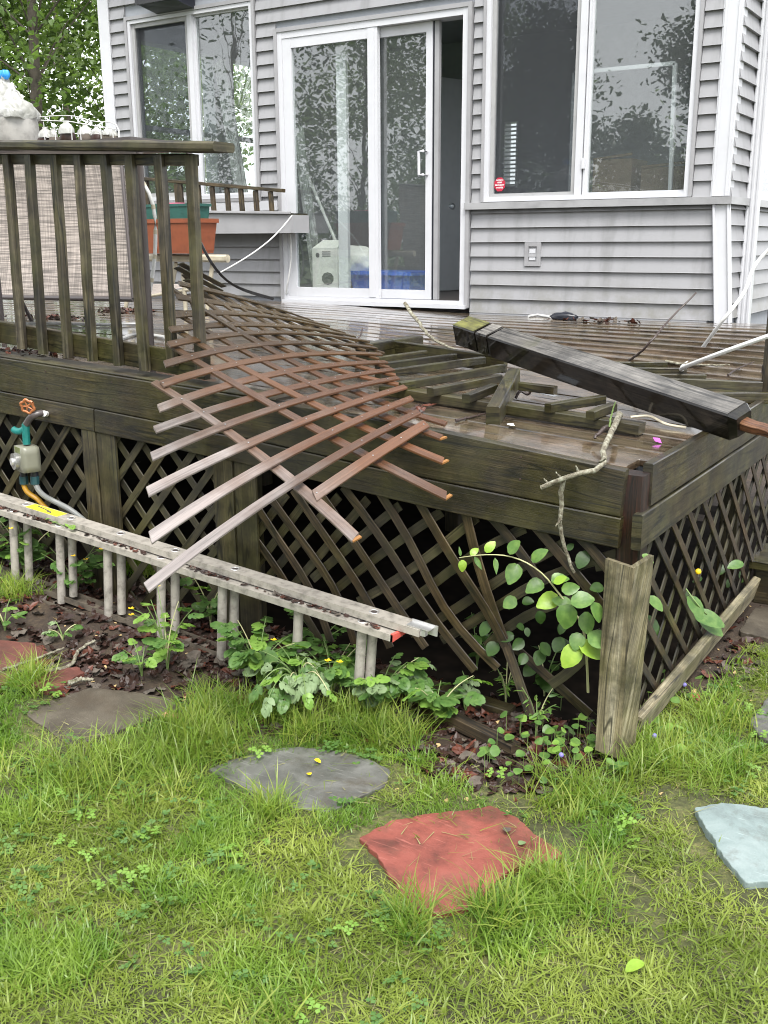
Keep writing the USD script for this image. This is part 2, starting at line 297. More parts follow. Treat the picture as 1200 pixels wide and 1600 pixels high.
def foliage(name, col, col2, trans=0.35, rough=0.4, scale=0.9, spots=0.0, vein=False):
    c, d = A(col), A(col2)
    n = {"g": ("geometry", {}), "oi": ("object_info", {}), "n": ("noise_texture", {"scale": scale, "detail": 3.0}),
         "ad": ("math", {"math_type": "multiply_add", "value2": 0.55, "value3": 0.0}), "ri": ("math", {"math_type": "multiply", "value2": 0.45}),
         "r": ("rgb_ramp", {"ramp": [(0.22, tuple(c)), (0.75, tuple(d))]}),
         "p": ("principled_bsdf", {"roughness": rough, "specular_ior_level": 0.4}), "t": ("translucent_bsdf", {}), "tm": ("mix", {"mix_type": "multiply", "fac": 1.0, "color2": (1.0, 1.15, 0.45)}),
         "mx": ("mix_closure", {"fac": trans})}
    if vein:
        n["vn"] = ("noise_texture", {"scale": 95.0, "detail": 2.0}); n["b"] = ("bump", {"strength": 0.22, "distance": 0.003})
    l = [("g.position", "n.vector"), ("n.fac", "ad.value1"), ("g.random_per_island", "ri.value1"), ("ri.value", "ad.value3"), ("ad.value", "r.fac"),
         ("r.color", "p.base_color"), ("r.color", "tm.color1"), ("tm.color", "t.color"), ("p.BSDF", "mx.closure1"), ("t.BSDF", "mx.closure2")]
    if vein: l += [("g.position", "vn.vector"), ("vn.fac", "b.height"), ("b.normal", "p.normal")]
    return mat(name, n, l, "mx.closure")
foliage("grass_blade", (0.14, 0.195, 0.028), (0.64, 0.69, 0.17), 0.42, 0.4, 3.0)
foliage("grass_lush", (0.11, 0.20, 0.025), (0.50, 0.61, 0.12), 0.42, 0.35, 3.5)
foliage("grass_pale", (0.24, 0.23, 0.10), (0.36, 0.33, 0.16), 0.3, 0.6, 6.0)
foliage("tree_leaf", (0.12, 0.18, 0.065), (0.34, 0.42, 0.18), 0.5, 0.4, 0.5)
foliage("tree_leaf_dark", (0.035, 0.06, 0.025), (0.09, 0.13, 0.055), 0.3, 0.4, 0.5)
foliage("tree_leaf_light", (0.20, 0.27, 0.10), (0.44, 0.52, 0.25), 0.5, 0.4, 0.5)
foliage("vine_leaf", (0.08, 0.16, 0.035), (0.25, 0.38, 0.09), 0.25, 0.36, 40.0, vein=True)
foliage("vine_leaf_bright", (0.22, 0.36, 0.04), (0.42, 0.55, 0.09), 0.3, 0.36, 40.0, vein=True)
foliage("vine_leaf_dark", (0.028, 0.065, 0.012), (0.075, 0.14, 0.028), 0.2, 0.42, 40.0, vein=True)
foliage("weed_leaf", (0.07, 0.15, 0.035), (0.24, 0.36, 0.10), 0.3, 0.4, 40.0, vein=True)
foliage("weed_leaf_bright", (0.16, 0.29, 0.05), (0.30, 0.43, 0.10), 0.3, 0.4, 40.0, vein=True)
foliage("weed_leaf_pale", (0.15, 0.22, 0.10), (0.29, 0.36, 0.20), 0.15, 0.6, 12.0)
foliage("stem_green", (0.13, 0.20, 0.06), (0.25, 0.33, 0.12), 0.15, 0.5, 12.0)
foliage("stem_pale", (0.38, 0.38, 0.20), (0.5, 0.47, 0.26), 0.1, 0.6, 12.0)

def glass(name, ior, tint=(0.93, 0.955, 0.945), dirt=0.05):
    return mat(name, {"lw": ("layer_weight", {"blend": 0.5}), "pw": ("math", {"math_type": "power", "value2": 5.0}), "f": ("math", {"math_type": "multiply_add", "value2": 1 - ior, "value3": ior}), "t": ("transparent_bsdf", {"color": tint}), "g": ("glossy_bsdf", {"color": (1, 1, 1), "roughness": 0.006}),
                      "ge": ("geometry", {}), "n": ("noise_texture", {"scale": 1.3, "detail": 3.0}), "b": ("bump", {"strength": 0.10, "distance": 0.02}),
                      "m": ("mix_closure", {}), "d": ("diffuse_bsdf", {"color": (0.6, 0.62, 0.62)}), "m2": ("mix_closure", {"fac": dirt})},
               [("ge.position", "n.vector"), ("n.fac", "b.height"), ("b.normal", "g.normal"), ("lw.facing", "pw.value1"), ("pw.value", "f.value1"), ("f.value", "m.fac"), ("t.BSDF", "m.closure1"), ("g.BSDF", "m.closure2"), ("m.closure", "m2.closure1"), ("d.BSDF", "m2.closure2")], "m2.closure")
glass("window_glass", 0.085, dirt=0.018)
glass("side_glass", 0.02, tint=(.97, .99, .98), dirt=0.0)
mat("insect_screen", {"t": ("transparent_bsdf", {"color": (0.80, 0.81, 0.82)}), "d": ("diffuse_bsdf", {"color": (0.06, 0.06, 0.063)}), "m": ("mix_closure", {"fac": 0.10})},
    [("t.BSDF", "m.closure1"), ("d.BSDF", "m.closure2")], "m.closure")

# ================================================================== the setting: ground
def grid_sheet(xs, ys, fz, lift=0.0):
    X, Y = np.meshgrid(xs, ys); Z = fz(X, Y) + lift
    n, m = X.shape; i, j = np.meshgrid(np.arange(n - 1), np.arange(m - 1), indexing="ij")
    q = np.stack([i * m + j, i * m + j + 1, (i + 1) * m + j + 1, (i + 1) * m + j], -1).reshape(-1, 4)
    return np.stack([X, Y, Z], -1).reshape(-1, 3), q
mat("soil", {"g": ("geometry", {}), "n": ("noise_texture", {"scale": 9.0, "detail": 8.0, "roughness": 0.7}), "n2": ("noise_texture", {"scale": 70.0, "detail": 4.0, "roughness": 0.7}),
             "r": ("rgb_ramp", {"ramp": [(0.3, (0.010, 0.006, 0.004)), (0.5, (0.030, 0.019, 0.011)), (0.72, (0.085, 0.060, 0.034))]}), "hm": ("mix_float", {"fac": 0.5}),
             "b": ("bump", {"strength": 0.9, "distance": 0.012}), "p": ("principled_bsdf", {"roughness": 0.75})},
    [("g.position", "n.vector"), ("g.position", "n2.vector"), ("n.fac", "hm.a"), ("n2.fac", "hm.b"), ("hm.result", "r.fac"), ("hm.result", "b.height"), ("b.normal", "p.normal"), ("r.color", "p.base_color")])
mat("far_lawn", {"g": ("geometry", {}), "n": ("noise_texture", {"scale": 3.0, "detail": 8.0, "roughness": 0.7}),
                 "r": ("rgb_ramp", {"ramp": [(0.3, (0.03, 0.05, 0.012)), (0.7, (0.08, 0.12, 0.03))]}), "p": ("principled_bsdf", {"roughness": 0.9})},
    [("g.position", "n.vector"), ("n.fac", "r.fac"), ("r.color", "p.base_color")])
xs = np.r_[np.linspace(-9, -5.2, 20), np.arange(-5, 1.6, 0.05), np.linspace(1.8, 6, 12)]
ys = np.r_[np.linspace(-1.5, 0.9, 8), np.arange(1.0, 6.2, 0.05), np.linspace(6.4, 12, 12)]
v, q = grid_sheet(xs, ys, ground_z)
struct("soil_ground", MB().add(v, q), "soil", True, "dark damp garden soil under the lawn, the stones and the deck")
g = MB()
R = 900.0
for (x0, y0, x1, y1) in ((-R, -R, R, -1.5), (-R, 12, R, R), (-R, -1.5, -9, 12), (6, -1.5, R, 12)):
    g.add([(x0, y0, -0.02), (x1, y0, -0.02), (x1, y1, -0.02), (x0, y1, -0.02)], [[0, 1, 2, 3]])
struct("lawn_ground", g, "far_lawn", label="lawn going on out of view round the house")

# ================================================================== the house
YW = 7.19                     # front face of the wall core
XL, XR_H = -7.54, -1.86       # left and right corners
house = thing("house", "grey vinyl sided house wall with sliding glass door and two wide windows", "house")
HP = str(house.GetPath())
OPEN = [(-7.24, -5.755, 2.13, 3.725), (-5.56, -3.755, 1.25, 3.455), (-3.665, -2.085, 2.07, 3.725)]
core = MB()
def wall_cells(rng_, rng2, opens):
    """Rectangles of the wall that are left between its openings."""
    (a0, a1), (b0, b1) = rng_, rng2
    cuts = sorted({a0, a1, *[o[0] for o in opens], *[o[1] for o in opens]})
    for p, q_ in zip(cuts[:-1], cuts[1:]):
        z = b0
        for o in sorted([o for o in opens if o[0] <= p + 1e-6 and o[1] >= q_ - 1e-6], key=lambda o: o[2]):
            if o[2] > z: yield p, q_, z, o[2]
            z = o[3]
        if z < b1: yield p, q_, z, b1
for p, q_, z0, z1 in wall_cells((XL, XR_H), (0.0, 4.35), OPEN): core.box((p, YW, z0), (q_, YW + 0.12, z1))
LW_OPEN = [(7.45, 8.55, 2.05, 3.65), (8.75, 9.9, 2.05, 3.65)]
for p, q_, z0, z1 in wall_cells((YW + 0.12, 10.7), (0.0, 4.35), LW_OPEN): core.box((XL, p, z0), (XL + 0.12, q_, z1))
BLX0, BLX1 = at(789, 240, "y", 10.58)[0], at(809, 240, "y", 10.58)[0]; BLZ0, BLZ1 = float(at(800, 292, "y", 10.58)[2]), float(at(800, 190, "y", 10.58)[2])
for p, q_, z0, z1 in wall_cells((XL + 0.12, XR_H - 0.12), (0.0, 4.35), [(BLX0, BLX1, BLZ0, BLZ1)]): core.box((p, 10.58, z0), (q_, 10.7, z1))
for p, q_, z0, z1 in wall_cells((YW + 0.12, 10.7), (0.0, 4.35), [(8.0, 9.2, 2.1, 3.7)]): core.box((XR_H - 0.12, p, z0), (XR_H, q_, z1))
part(house, "wall", core, "room_wall")
part(house, "floor", MB().box((XL + .12, YW + .12, 1.2), (XR_H - .12, 10.58, 1.315)), "room_floor")
part(house, "ceiling", MB().box((XL + .12, YW + .12, 3.86), (XR_H - .12, 10.58, 3.95)), "room_wall")
roof = MB()
roof.add([(XL - .25, YW - .25, 4.35), (XR_H + .25, YW - .25, 4.35), (XR_H + .25, 10.95, 4.35), (XL - .25, 10.95, 4.35),
          (XL - .25, 8.95, 5.5), (XR_H + .25, 8.95, 5.5)], [[0, 1, 5], [0, 5, 4], [2, 3, 4], [2, 4, 5], [0, 4, 3], [1, 2, 5], [0, 3, 2], [0, 2, 1]])
part(house, "roof", roof, "dark_plastic")

def lap(x0, x1, z, h, along="x", y=YW, sgn=1):
    """One course of lap siding: its foot stands proud of the course below."""
    s = [(-0.030, 0.0), (-0.0275, 0.003), (-0.0045, h + 0.003), (0.0, h + 0.003), (0.0, 0.0)]
    m = MB()
    if along == "x":
        v0 = [(x0, y + a, z + b) for a, b in s]; v1 = [(x1, y + a, z + b) for a, b in s]
    else:
        v0 = [(y - a, x0, z + b) for a, b in s]; v1 = [(y - a, x1, z + b) for a, b in s]
    k = len(s); f = []
    for i in range(k): f += [[i, (i + 1) % k, k + (i + 1) % k], [i, k + (i + 1) % k, k + i]]
    for i in range(1, k - 1): f += [[0, i + 1, i], [k, k + i, k + i + 1]]
    f = A(f)
    if along == "x": f = f[:, ::-1]
    return m.add(v0 + v1, f)
siding = []
def courses(z0, h, n, x0, x1, opens, zmax, flare=0.0):
    for k in range(n):
        z = z0 + h * k; hh = min(h, zmax - z)
        if hh < 0.01: continue
        iv = [(x0, x1)]
        for o in opens:
            if o[2] < z + hh - 0.002 and o[3] > z + 0.002:
                iv = [c for a, b in iv for c in ((a, min(b, o[0])), (max(a, o[1]), b)) if c[1] - c[0] > 0.012]
        for a, b in iv: part(house, "siding_board", lap(a, b + flare * max(0, 2.018 - z) / .768, z, hh), "vinyl_siding")
SO = [(o[0] - 0.0, o[1] + 0.0, o[2], o[3]) for o in OPEN]
courses(1.262, 0.1043, 8, -3.745, -1.945, [], 2.018, .085)                              # below the right window
courses(2.068, 0.1037, 22, -3.745, -1.955, [SO[2], (-9, -3.75, 1.0, 3.46)], 4.3)     # round it
courses(2.889 - 0.1035 * 15, 0.1035, 28, -7.42, -3.745, SO[:2], 4.3)
# the side wall that runs back from the corner
for k in range(8):
    part(house, "siding_board", lap(YW + 0.0, 10.6, 1.262 + .1043 * k, min(.1043, 2.018 - 1.262 - .1043 * k), "y", XR_H), "vinyl_siding") if 2.018 - 1.262 - .1043 * k > .01 else None
for k in range(22):
    z = 2.068 + .1037 * k
    ends = [(YW, 7.95), (9.25, 10.6)] if z < 3.7 else [(YW, 10.6)]
    for a, b in ends: part(house, "siding_board", lap(a, b, z, .1037, "y", XR_H), "vinyl_siding")
# corner boards, sill band
part(house, "corner_board", MB().box((XL - 0.015, YW - 0.03, 1.2), (-7.425, YW + 0.0, 4.3)), "white_vinyl")
part(house, "corner_board", MB().box((-1.965, YW - 0.028, 2.072), (-1.845, YW - 0.001, 4.3)).box((-1.857, YW - 0.0005, 2.072), (-1.845, YW + 0.09, 4.3)).box((-1.955, YW - 0.033, 2.072), (-1.94, YW - 0.029, 4.3)).box((-1.87, YW - 0.033, 2.072), (-1.855, YW - 0.029, 4.3)), "white_vinyl")
lc = MB(); 
for dx, wd, yy in ((0, 0.118, YW - 0.026), (-0.046, 0.013, YW - 0.04), (0.046, 0.013, YW - 0.04)):
    lc.board((-1.815 + dx, yy - 0.015, 1.25), (-1.888 + dx, yy, 2.018), wd, 0.022, up=(0, -1, 0), ch=.002)
part(house, "corner_board", lc, "white_vinyl")
part(house, "sill_band", MB().box((-3.785, YW - 0.065, 2.02), (-1.815, YW + 0.0, 2.068)).box((-1.858, YW + 0.0, 2.02), (-1.815, 10.6, 2.068)), "sill_metal")
part(house, "base_strip", MB().box((-3.745, YW - 0.022, 1.236), (-1.93, YW - 0.001, 1.262)), "white_vinyl")

def frame(x0, x1, z0, z1, w, y0, y1, mb=None, sides="lrtb", wt=None):
    mb = mb or MB(); t = wt or w
    if "l" in sides: mb.box((x0, y0, z0), (x0 + w, y1, z1))
    if "r" in sides: mb.box((x1 - w, y0, z0), (x1, y1, z1))
    if "t" in sides: mb.box((x0 + w * ("l" in sides), y0 + .0015, z1 - t), (x1 - w * ("r" in sides), y1, z1))
    if "b" in sides: mb.box((x0 + w * ("l" in sides), y0 + .0015, z0), (x1 - w * ("r" in sides), y1, z0 + t))
    return mb
def pane(x0, x1, z0, z1, y, th=0.005): return MB().box((x0, y, z0), (x1, y + th, z1))
# --- left window
w1 = part(house, "window", frame(-7.235, -5.762, 2.13, 3.72, 0.028, YW - .035, YW + .02), "grey_trim")
part(w1, "frame", frame(-7.205, -5.792, 2.16, 3.69, 0.03, YW - .025, YW + .09), "white_vinyl")
part(w1, "mullion", MB().box((-6.505, YW - .02, 2.19), (-6.455, YW + .06, 3.66)), "white_vinyl")
part(w1, "sash", frame(-6.455, -5.822, 2.19, 3.66, 0.016, YW + .01, YW + .05), "white_vinyl")
part(w1, "screen_sash", frame(-7.175, -6.505, 2.19, 3.66, 0.035, YW - .005, YW + .03), "screen_frame")
part(w1, "insect_screen", pane(-7.14, -6.54, 2.225, 3.625, YW + .012, .002), "insect_screen")
part(w1, "pane", pane(-7.17, -6.51, 2.195, 3.655, YW + .055), "window_glass")
part(w1, "pane", pane(-6.439, -5.838, 2.206, 3.644, YW + .03), "window_glass")
part(house, "window_apron", MB().box((-7.24, YW - .03, 2.05), (-5.58, YW - .001, 2.128)), "white_vinyl")
# --- right window
w2 = part(house, "window", frame(-3.662, -2.088, 2.072, 3.72, 0.022, YW - .04, YW + .02, sides="lrt").box((-2.11, YW - .035, 2.075), (-2.09, YW - .0, 3.7)), "grey_trim")
part(w2, "frame", frame(-3.64, -2.11, 2.073, 3.69, 0.034, YW - .03, YW + .09), "white_vinyl")
part(w2, "mullion", MB().box((-2.93, YW - .018, 2.107), (-2.88, YW + .06, 3.656)).box((-2.872, YW - .01, 2.107), (-2.858, YW + .03, 3.656)), "white_vinyl")
part(w2, "latch", MB().box((-2.878, YW - .03, 2.28), (-2.855, YW - .011, 2.35)), "white_vinyl")
part(w2, "screen_sash", frame(-3.605, -2.931, 2.108, 3.655, 0.03, YW - .005, YW + .03, wt=.022), "screen_frame")
part(w2, "insect_screen", pane(-3.574, -2.962, 2.131, 3.632, YW + .012, .002), "insect_screen")
part(w2, "pane", pane(-3.60, -2.93, 2.11, 3.65, YW + .055), "window_glass")
part(w2, "sash", frame(-2.858, -2.145, 2.108, 3.655, 0.012, YW + .01, YW + .05), "white_vinyl")
part(w2, "pane", pane(-2.845, -2.158, 2.121, 3.642, YW + .03), "window_glass")
st = MB(); th = np.arange(8) * math.pi / 4 + math.pi / 8
def disc(cx, cz, r, y, n=8, sx=1.0):
    t = np.arange(n) * 2 * math.pi / n + math.pi / n
    vv = [(cx, y, cz)] + [(cx + sx * r * math.cos(a), y, cz + r * math.sin(a)) for a in t]
    return MB().add(vv, [[0, 1 + i, 1 + (i + 1) % n] for i in range(n)])
stk = part(w2, "security_sticker", disc(-3.527, 2.196, 0.052, YW + .007, sx=0.92), "sticker_red")
sx = MB()
for i, (txt, hh, dz) in enumerate((("WARNING", .0085, .026), ("HOME", .010, .009), ("SECURITY", .011, -.010), ("SYSTEM", .010, -.028))):
    t = meshkit.text_mesh(txt, hh, 0.0008, bold=True); vv = np.array(t.vertices); c = (vv[:, 0].min() + vv[:, 0].max()) / 2
    sx.add(np.stack([vv[:, 0] - c - 3.527, YW + .006 - vv[:, 2], vv[:, 1] + 2.196 + dz], 1), np.array(t.faces))
part(stk, "lettering", sx, "sticker_white")
# --- sliding door
door = part(house, "sliding_door", frame(-5.56, -3.755, 1.295, 3.455, 0.03, YW - .045, YW + .0, sides="lrt"), "grey_trim")
DZ0, DZ1 = 1.315, 3.425
part(door, "frame", frame(-5.53, -3.785, DZ0, DZ1, 0.045, YW - .035, YW + .11, sides="lr").box((-5.485, YW - .033, DZ1 - .05), (-3.83, YW + .11, DZ1)), "white_vinyl")
part(door, "threshold", MB().box((-5.53, YW - .07, 1.285), (-3.77, YW + .11, DZ0 - .0)).box((-5.485, YW - .05, DZ0 + .001), (-3.83, YW - .035, DZ0 + .03)), "white_vinyl")
part(door, "fixed_panel", frame(-5.484, -4.575, DZ0 + .03, DZ1 - .051, 0.085, YW - .028, YW + .015, wt=.075).box((-4.66, YW - .034, DZ0 + .04), (-4.60, YW - .0285, DZ1 - .06)), "white_vinyl")
part(door, "pane", pane(-5.40, -4.66, DZ0 + .105, DZ1 - .125, YW - .01), "window_glass")
part(door, "moving_panel", frame(-4.67, -4.115, DZ0 + .03, DZ1 - .052, 0.055, YW + .022, YW + .062, wt=.07), "white_vinyl")
part(door, "pane", pane(-4.615, -4.17, DZ0 + .10, DZ1 - .122, YW + .04), "window_glass")
part(door, "weather_strip", MB().box((-4.1145, YW + .03, DZ0 + .03), (-4.098, YW + .055, DZ1 - .052)), "dark_plastic")
part(door, "edge_channel", MB().box((-4.0975, YW + .026, DZ0 + .03), (-4.06, YW + .06, DZ1 - .052)), "grey_trim")
hz0, hz1, hx = 2.285, 2.455, -4.155
hd = MB()
hd.tube([(hx, YW + .021, hz0), (hx - .005, YW - .03, hz0), (hx - .04, YW - .035, hz0 + .002), (hx - .043, YW - .035, hz1), (hx - .005, YW - .03, hz1 + .003), (hx, YW + .021, hz1)], 0.011, 8)
part(door, "handle", hd, "white_vinyl", True)
part(door, "inner_stile", MB().box((-5.06, YW + .115, DZ0), (-4.965, YW + .15, DZ1)), "white_vinyl")
# --- windows in the other walls of the room, seen through the front ones
for a, b, z0, z1 in LW_OPEN:
    w = MB().box((XL + .0, a, z0), (XL + .16, a + .05, z1)).box((XL, b - .05, z0), (XL + .16, b, z1)).box((XL, a + .05, z1 - .05), (XL + .158, b - .05, z1)).box((XL, a + .05, z0), (XL + .158, b - .05, z0 + .05)).box((XL + .01, a + .05, (z0 + z1) / 2 - .02), (XL + .1, b - .05, (z0 + z1) / 2 + .02))
    w = part(house, "side_window", w, "room_wall"); part(w, "pane", MB().box((XL + .05, a + .05, z0 + .05), (XL + .055, b - .05, z1 - .05)), "side_glass")
w = part(house, "rear_window", frame(BLX0, BLX1, BLZ0, BLZ1, .01, 10.55, 10.7), "white_vinyl")
bl = [MB().box((BLX0 + .005, 10.54, BLZ0 + .01 + .042 * k), (BLX1 - .005, 10.545, BLZ0 + .028 + .042 * k)) for k in range(int((BLZ1 - BLZ0 - .02) / .042))]
for b_ in bl: part(w, "blind_slat", b_, "blind_white")
w3 = part(house, "window", MB().box((XR_H - .0, 8.0, 2.07), (XR_H + .02, 8.05, 3.7)).box((XR_H, 9.15, 2.07), (XR_H + .02, 9.2, 3.7)).box((XR_H, 8.05, 2.07), (XR_H + .02, 9.15, 2.13)).box((XR_H, 8.05, 3.64), (XR_H + .02, 9.15, 3.7)), "white_vinyl", label="side window beyond the downspout")
part(w3, "pane", MB().box((XR_H - .03, 8.05, 2.13), (XR_H - .025, 9.15, 3.64)), "window_glass")
# --- outlet, downspout
ow = part(house, "outlet_cover", frame(-3.292, -3.165, 1.612, 1.782, .03, YW - .034, YW - .006).box((-3.262, YW - .02, 1.642), (-3.195, YW - .006, 1.752)), "grey_trim")
part(ow, "socket", MB().box((-3.257, YW - .026, 1.702), (-3.208, YW - .0205, 1.736)), "white_vinyl"); part(ow, "socket", MB().box((-3.257, YW - .026, 1.654), (-3.208, YW - .0205, 1.688)), "white_vinyl")
ds = MB(); da, db = at(1161, 507, 'x', -1.80), at(1199, -120, 'x', -1.80)
sec = A([(-.040, -.028), (-.036, -.032), (-.022, -.032), (-.018, -.027), (-.008, -.027), (-.004, -.032), (.010, -.032), (.014, -.027), (.022, -.027), (.026, -.032), (.036, -.032), (.040, -.028), (.040, .028), (.036, .032), (-.036, .032), (-.040, .028)])
ds.sweep([da, da + (0, 0, 1.0), (db[0], da[1], db[2])], sec * 1.05, up=(0, 1, 0))
part(house, "downspout", ds, "white_vinyl")
# ------------------------------------------------ black lamp on the wall
lamp = thing("wall_lamp", "black box lamp hanging above the left window", "lamp")
sp = MB(); a, b, c = -6.83, -6.40, YW - .26
sp.add([(a, c, 3.74), (b, c, 3.73), (b, YW - .02, 3.70), (a, YW - .02, 3.70), (a + .01, c, 4.02), (b - .01, c, 4.02), (b - .01, YW - .02, 4.02), (a + .01, YW - .02, 4.02)],
       [[0, 1, 5], [0, 5, 4], [1, 2, 6], [1, 6, 5], [2, 3, 7], [2, 7, 6], [3, 0, 4], [3, 4, 7], [0, 3, 2], [0, 2, 1], [4, 5, 6], [4, 6, 7]])
part(lamp, "housing", sp, "dark_plastic")
part(lamp, "rim", frame(a - .012, b + .012, 3.735, 4.02, .035, c - .02, c - .001, sides="lrb"), "black_rubber")
for k in range(3): part(lamp, "bulb_cover", MB().tm(trimesh.creation.icosphere(2, .035).apply_translation((a + .1 + .11 * k, c - .015, 3.85))), "dark_plastic", True)

# ------------------------------------------------ things in the room behind the glass
FZ = 1.316
t = thing("cardboard_box", "white cardboard box standing behind the glass door", "box")
bx0, bx1 = at(489, 450, 'y', 7.62)[0], at(528, 450, 'y', 7.62)[0]
bt = at(500, 388, 'y', 7.62)[2]
part(t, "carton", MB().box((bx0, 7.62, FZ), (bx1, 7.95, bt)), "carton_white")
fl = MB().add([(bx0, 7.62, bt + .001), (bx1, 7.62, bt + .001), (bx1 - .03, 7.72, bt + .07), (bx0 + .05, 7.72, bt + .07)], [[0, 1, 2, 3]])
part(t, "flap", fl, "carton_white")
pr = disc((bx0 + bx1) / 2 + .03, FZ + .16, .055, 7.617, 10, 1.2); pr.add(*disc(bx0 + .06, FZ + .36, .022, 7.617, 8).out()[:2])
for k in range(3): pr.box((bx0 + .11, 7.6165, FZ + .35 + .018 * k), (bx0 + .2, 7.6175, FZ + .356 + .018 * k))
part(t, "print", pr, "print_dark")
t = thing("storage_bin", "blue plastic storage bin behind the sliding door", "bin")
cx0, cx1 = at(545, 440, 'y', 7.62)[0], at(641, 440, 'y', 7.62)[0]; ct = at(600, 424, 'y', 7.62)[2]
b_ = MB(); b_.add([(cx0 + .04, 7.66, FZ), (cx1 - .04, 7.66, FZ), (cx1 - .04, 7.98, FZ), (cx0 + .04, 7.98, FZ), (cx0, 7.62, ct), (cx1, 7.62, ct), (cx1, 8.02, ct), (cx0, 8.02, ct)],
    [[0, 1, 5], [0, 5, 4], [1, 2, 6], [1, 6, 5], [2, 3, 7], [2, 7, 6], [3, 0, 4], [3, 4, 7], [0, 3, 2], [0, 2, 1]])
part(t, "tub", b_, "bin_blue"); part(t, "rim", frame(cx0 - .02, cx1 + .02, ct - .035, ct, .02, 7.6, 8.04).box((cx0, 7.6, ct - .03), (cx1, 7.619, ct)), "bin_blue")
bag_in = MB(); ic = trimesh.creation.icosphere(3, 1.0); vv = np.array(ic.vertices); vv = vv * (1 + .3 * (meshkit.noise(vv * 2.3 + 3)[:, None] - .5)) * [.24, .16, .13] + [at(555, 385, 'y', 7.8)[0], 7.8, ct + .08]
single("plastic_sack", bag_in.add(vv, np.array(ic.faces)), "carton_white", "crumpled white sack lying on the blue storage bin", "bag", smooth=True)
a, b = at(466, 200, 'y', 8.1), at(497, 392, 'y', 7.75); b[2] = FZ + .03; 
single("leaning_plank", MB().board(b, a, .12, .02, up=(0, -1, 0)), "wood_lean", "white plank leaning inside behind the left door pane", "plank")
a, b = at(474, 258, 'y', 7.9), at(528, 385, 'y', 7.72); b[2] = min(b[2], 1.9)
single("leaning_pole", MB().tube([a, b, b + (b - a) * .35], .014, 8), "cable_white", "thin white pole leaning inside above the cardboard box", "pole", smooth=True)
a, b = at(343, 95, 'y', 8.3), at(375, 300, 'y', 7.9); b = b + (b - a) * .9; b[2] = max(b[2], FZ)
single("leaning_plank", MB().board(b, a, .15, .02, up=(0, -1, 0)), "wood_lean", "white plank leaning inside behind the left window", "plank")
t = thing("room_door", "grey inner door standing ajar in the dark doorway", "door")
a, b = at(664, 300, 'y', 8.9), at(703, 300, 'y', 8.6)
part(t, "leaf", MB().board((b[0] - .2, b[1] + .5, FZ + .01), (b[0] - .2, b[1] + .5, 3.25), .62, .035, up=(.95, -.3, 0)), "door_grey")
part(t, "knob", MB().tm(trimesh.creation.icosphere(2, .03).apply_translation((b[0] - .03, b[1] + .1, 2.1))), "metal_bracket", True)
p0, p1, p2, p3 = (at(q[0], q[1], 'y', 7.55) for q in ((898, 114), (1055, 99), (1046, 330), (890, 330)))
fr = MB()
for u, w_ in ((p0, p1), (p1, p2), (p0, p3)): fr.board(u, w_, .028, .028, up=(0, 1, 0))
single("screen_frame", fr, "white_vinyl", "thin white frame leaning inside behind the right window", "frame")
for (q0, q1, top, yy, lab) in ((925, 985, 250, 7.75, "brown cardboard box behind the right window, left of two"), (1000, 1085, 262, 7.7, "brown cardboard box behind the right window, right of two")):
    u, w_ = at(q0, 300, 'y', yy), at(q1, 300, 'y', yy); zt = at(q0, top, 'y', yy)[2]
    t = thing("carton", lab, "box"); part(t, "body", MB().box((u[0], yy, 1.7), (w_[0], yy + .35, zt)), "carton_brown")
    part(t, "flap", MB().board((u[0], yy - .003, zt + .002), (w_[0], yy - .003, zt + .03), .02, .004, up=(0, 1, 0)), "carton_brown")
single("work_table", MB().box((-3.2, 7.45, 1.66), (-2.02, 8.3, 1.695)).box((-3.15, 7.5, FZ), (-3.09, 7.56, 1.659)).box((-2.13, 7.5, FZ), (-2.07, 7.56, 1.659)), "room_floor", "table inside under the right window with boxes on it", "table")

# ================================================================== the deck
YF, XE = 3.27, -1.05
deck = thing("deck", "old wooden deck in front of the house, wet boards, rotten at the front right corner", "deck")
nb = 0
for k in range(27):
    y0 = YF + 0.062 + 0.1445 * k
    if y0 > 7.12: break
    x1 = -1.095 + rng.uniform(-.004, .004) if k else -1.13
    xs_ = np.linspace(-8.2, x1, 26)
    j = rng.normal(0, .0015)
    pth = np.stack([xs_, np.full(26, y0 + .069), deck_z(xs_, y0 + .069) - .013 + j], 1)
    part(deck, "deck_board", MB().sweep(pth, rect(.1398, .026, .004)), "wood_deck")
E_ = lambda pts: A([at(x, y, 'y', YF) for x, y in pts])
top = E_([(-260, 522), (0, 559), (250, 599), (460, 633), (666, 669), (820, 702), (984, 737)])
def strip(name, xs_, ztop, h, y, th, mt, label=None, **k):
    p = np.stack([xs_, np.full(len(xs_), y), ztop - h / 2], 1)
    return part(deck, name, MB().sweep(p, rect(th, h, .004), **k), mt, label=label)
xs_ = np.linspace(top[0, 0], -1.118, 20); zt = np.interp(xs_, top[:, 0], top[:, 2])
jt = E_([(-260, 560), (0, 612), (145, 639), (400, 690), (645, 745), (978, 812)])
zb_ = np.interp(xs_, jt[:, 0], jt[:, 2]) + .0035
part(deck, "rim_board", MB().sweep(np.stack([xs_, np.full(20, YF + .02), (zt + zb_) / 2], 1), rect(.038, .15, .004), us=(zt - zb_) / .15), "wood_rim")
xj = at(146, 640, 'y', YF)[0]
for lo, hi in ((top[0, 0], xj - .004), (xj + .004, -1.122)):
    xs_ = np.linspace(lo, hi, 12); strip("rim_board", xs_, np.interp(xs_, jt[:, 0], jt[:, 2]), .108, YF + .018, .038, "wood_rim")
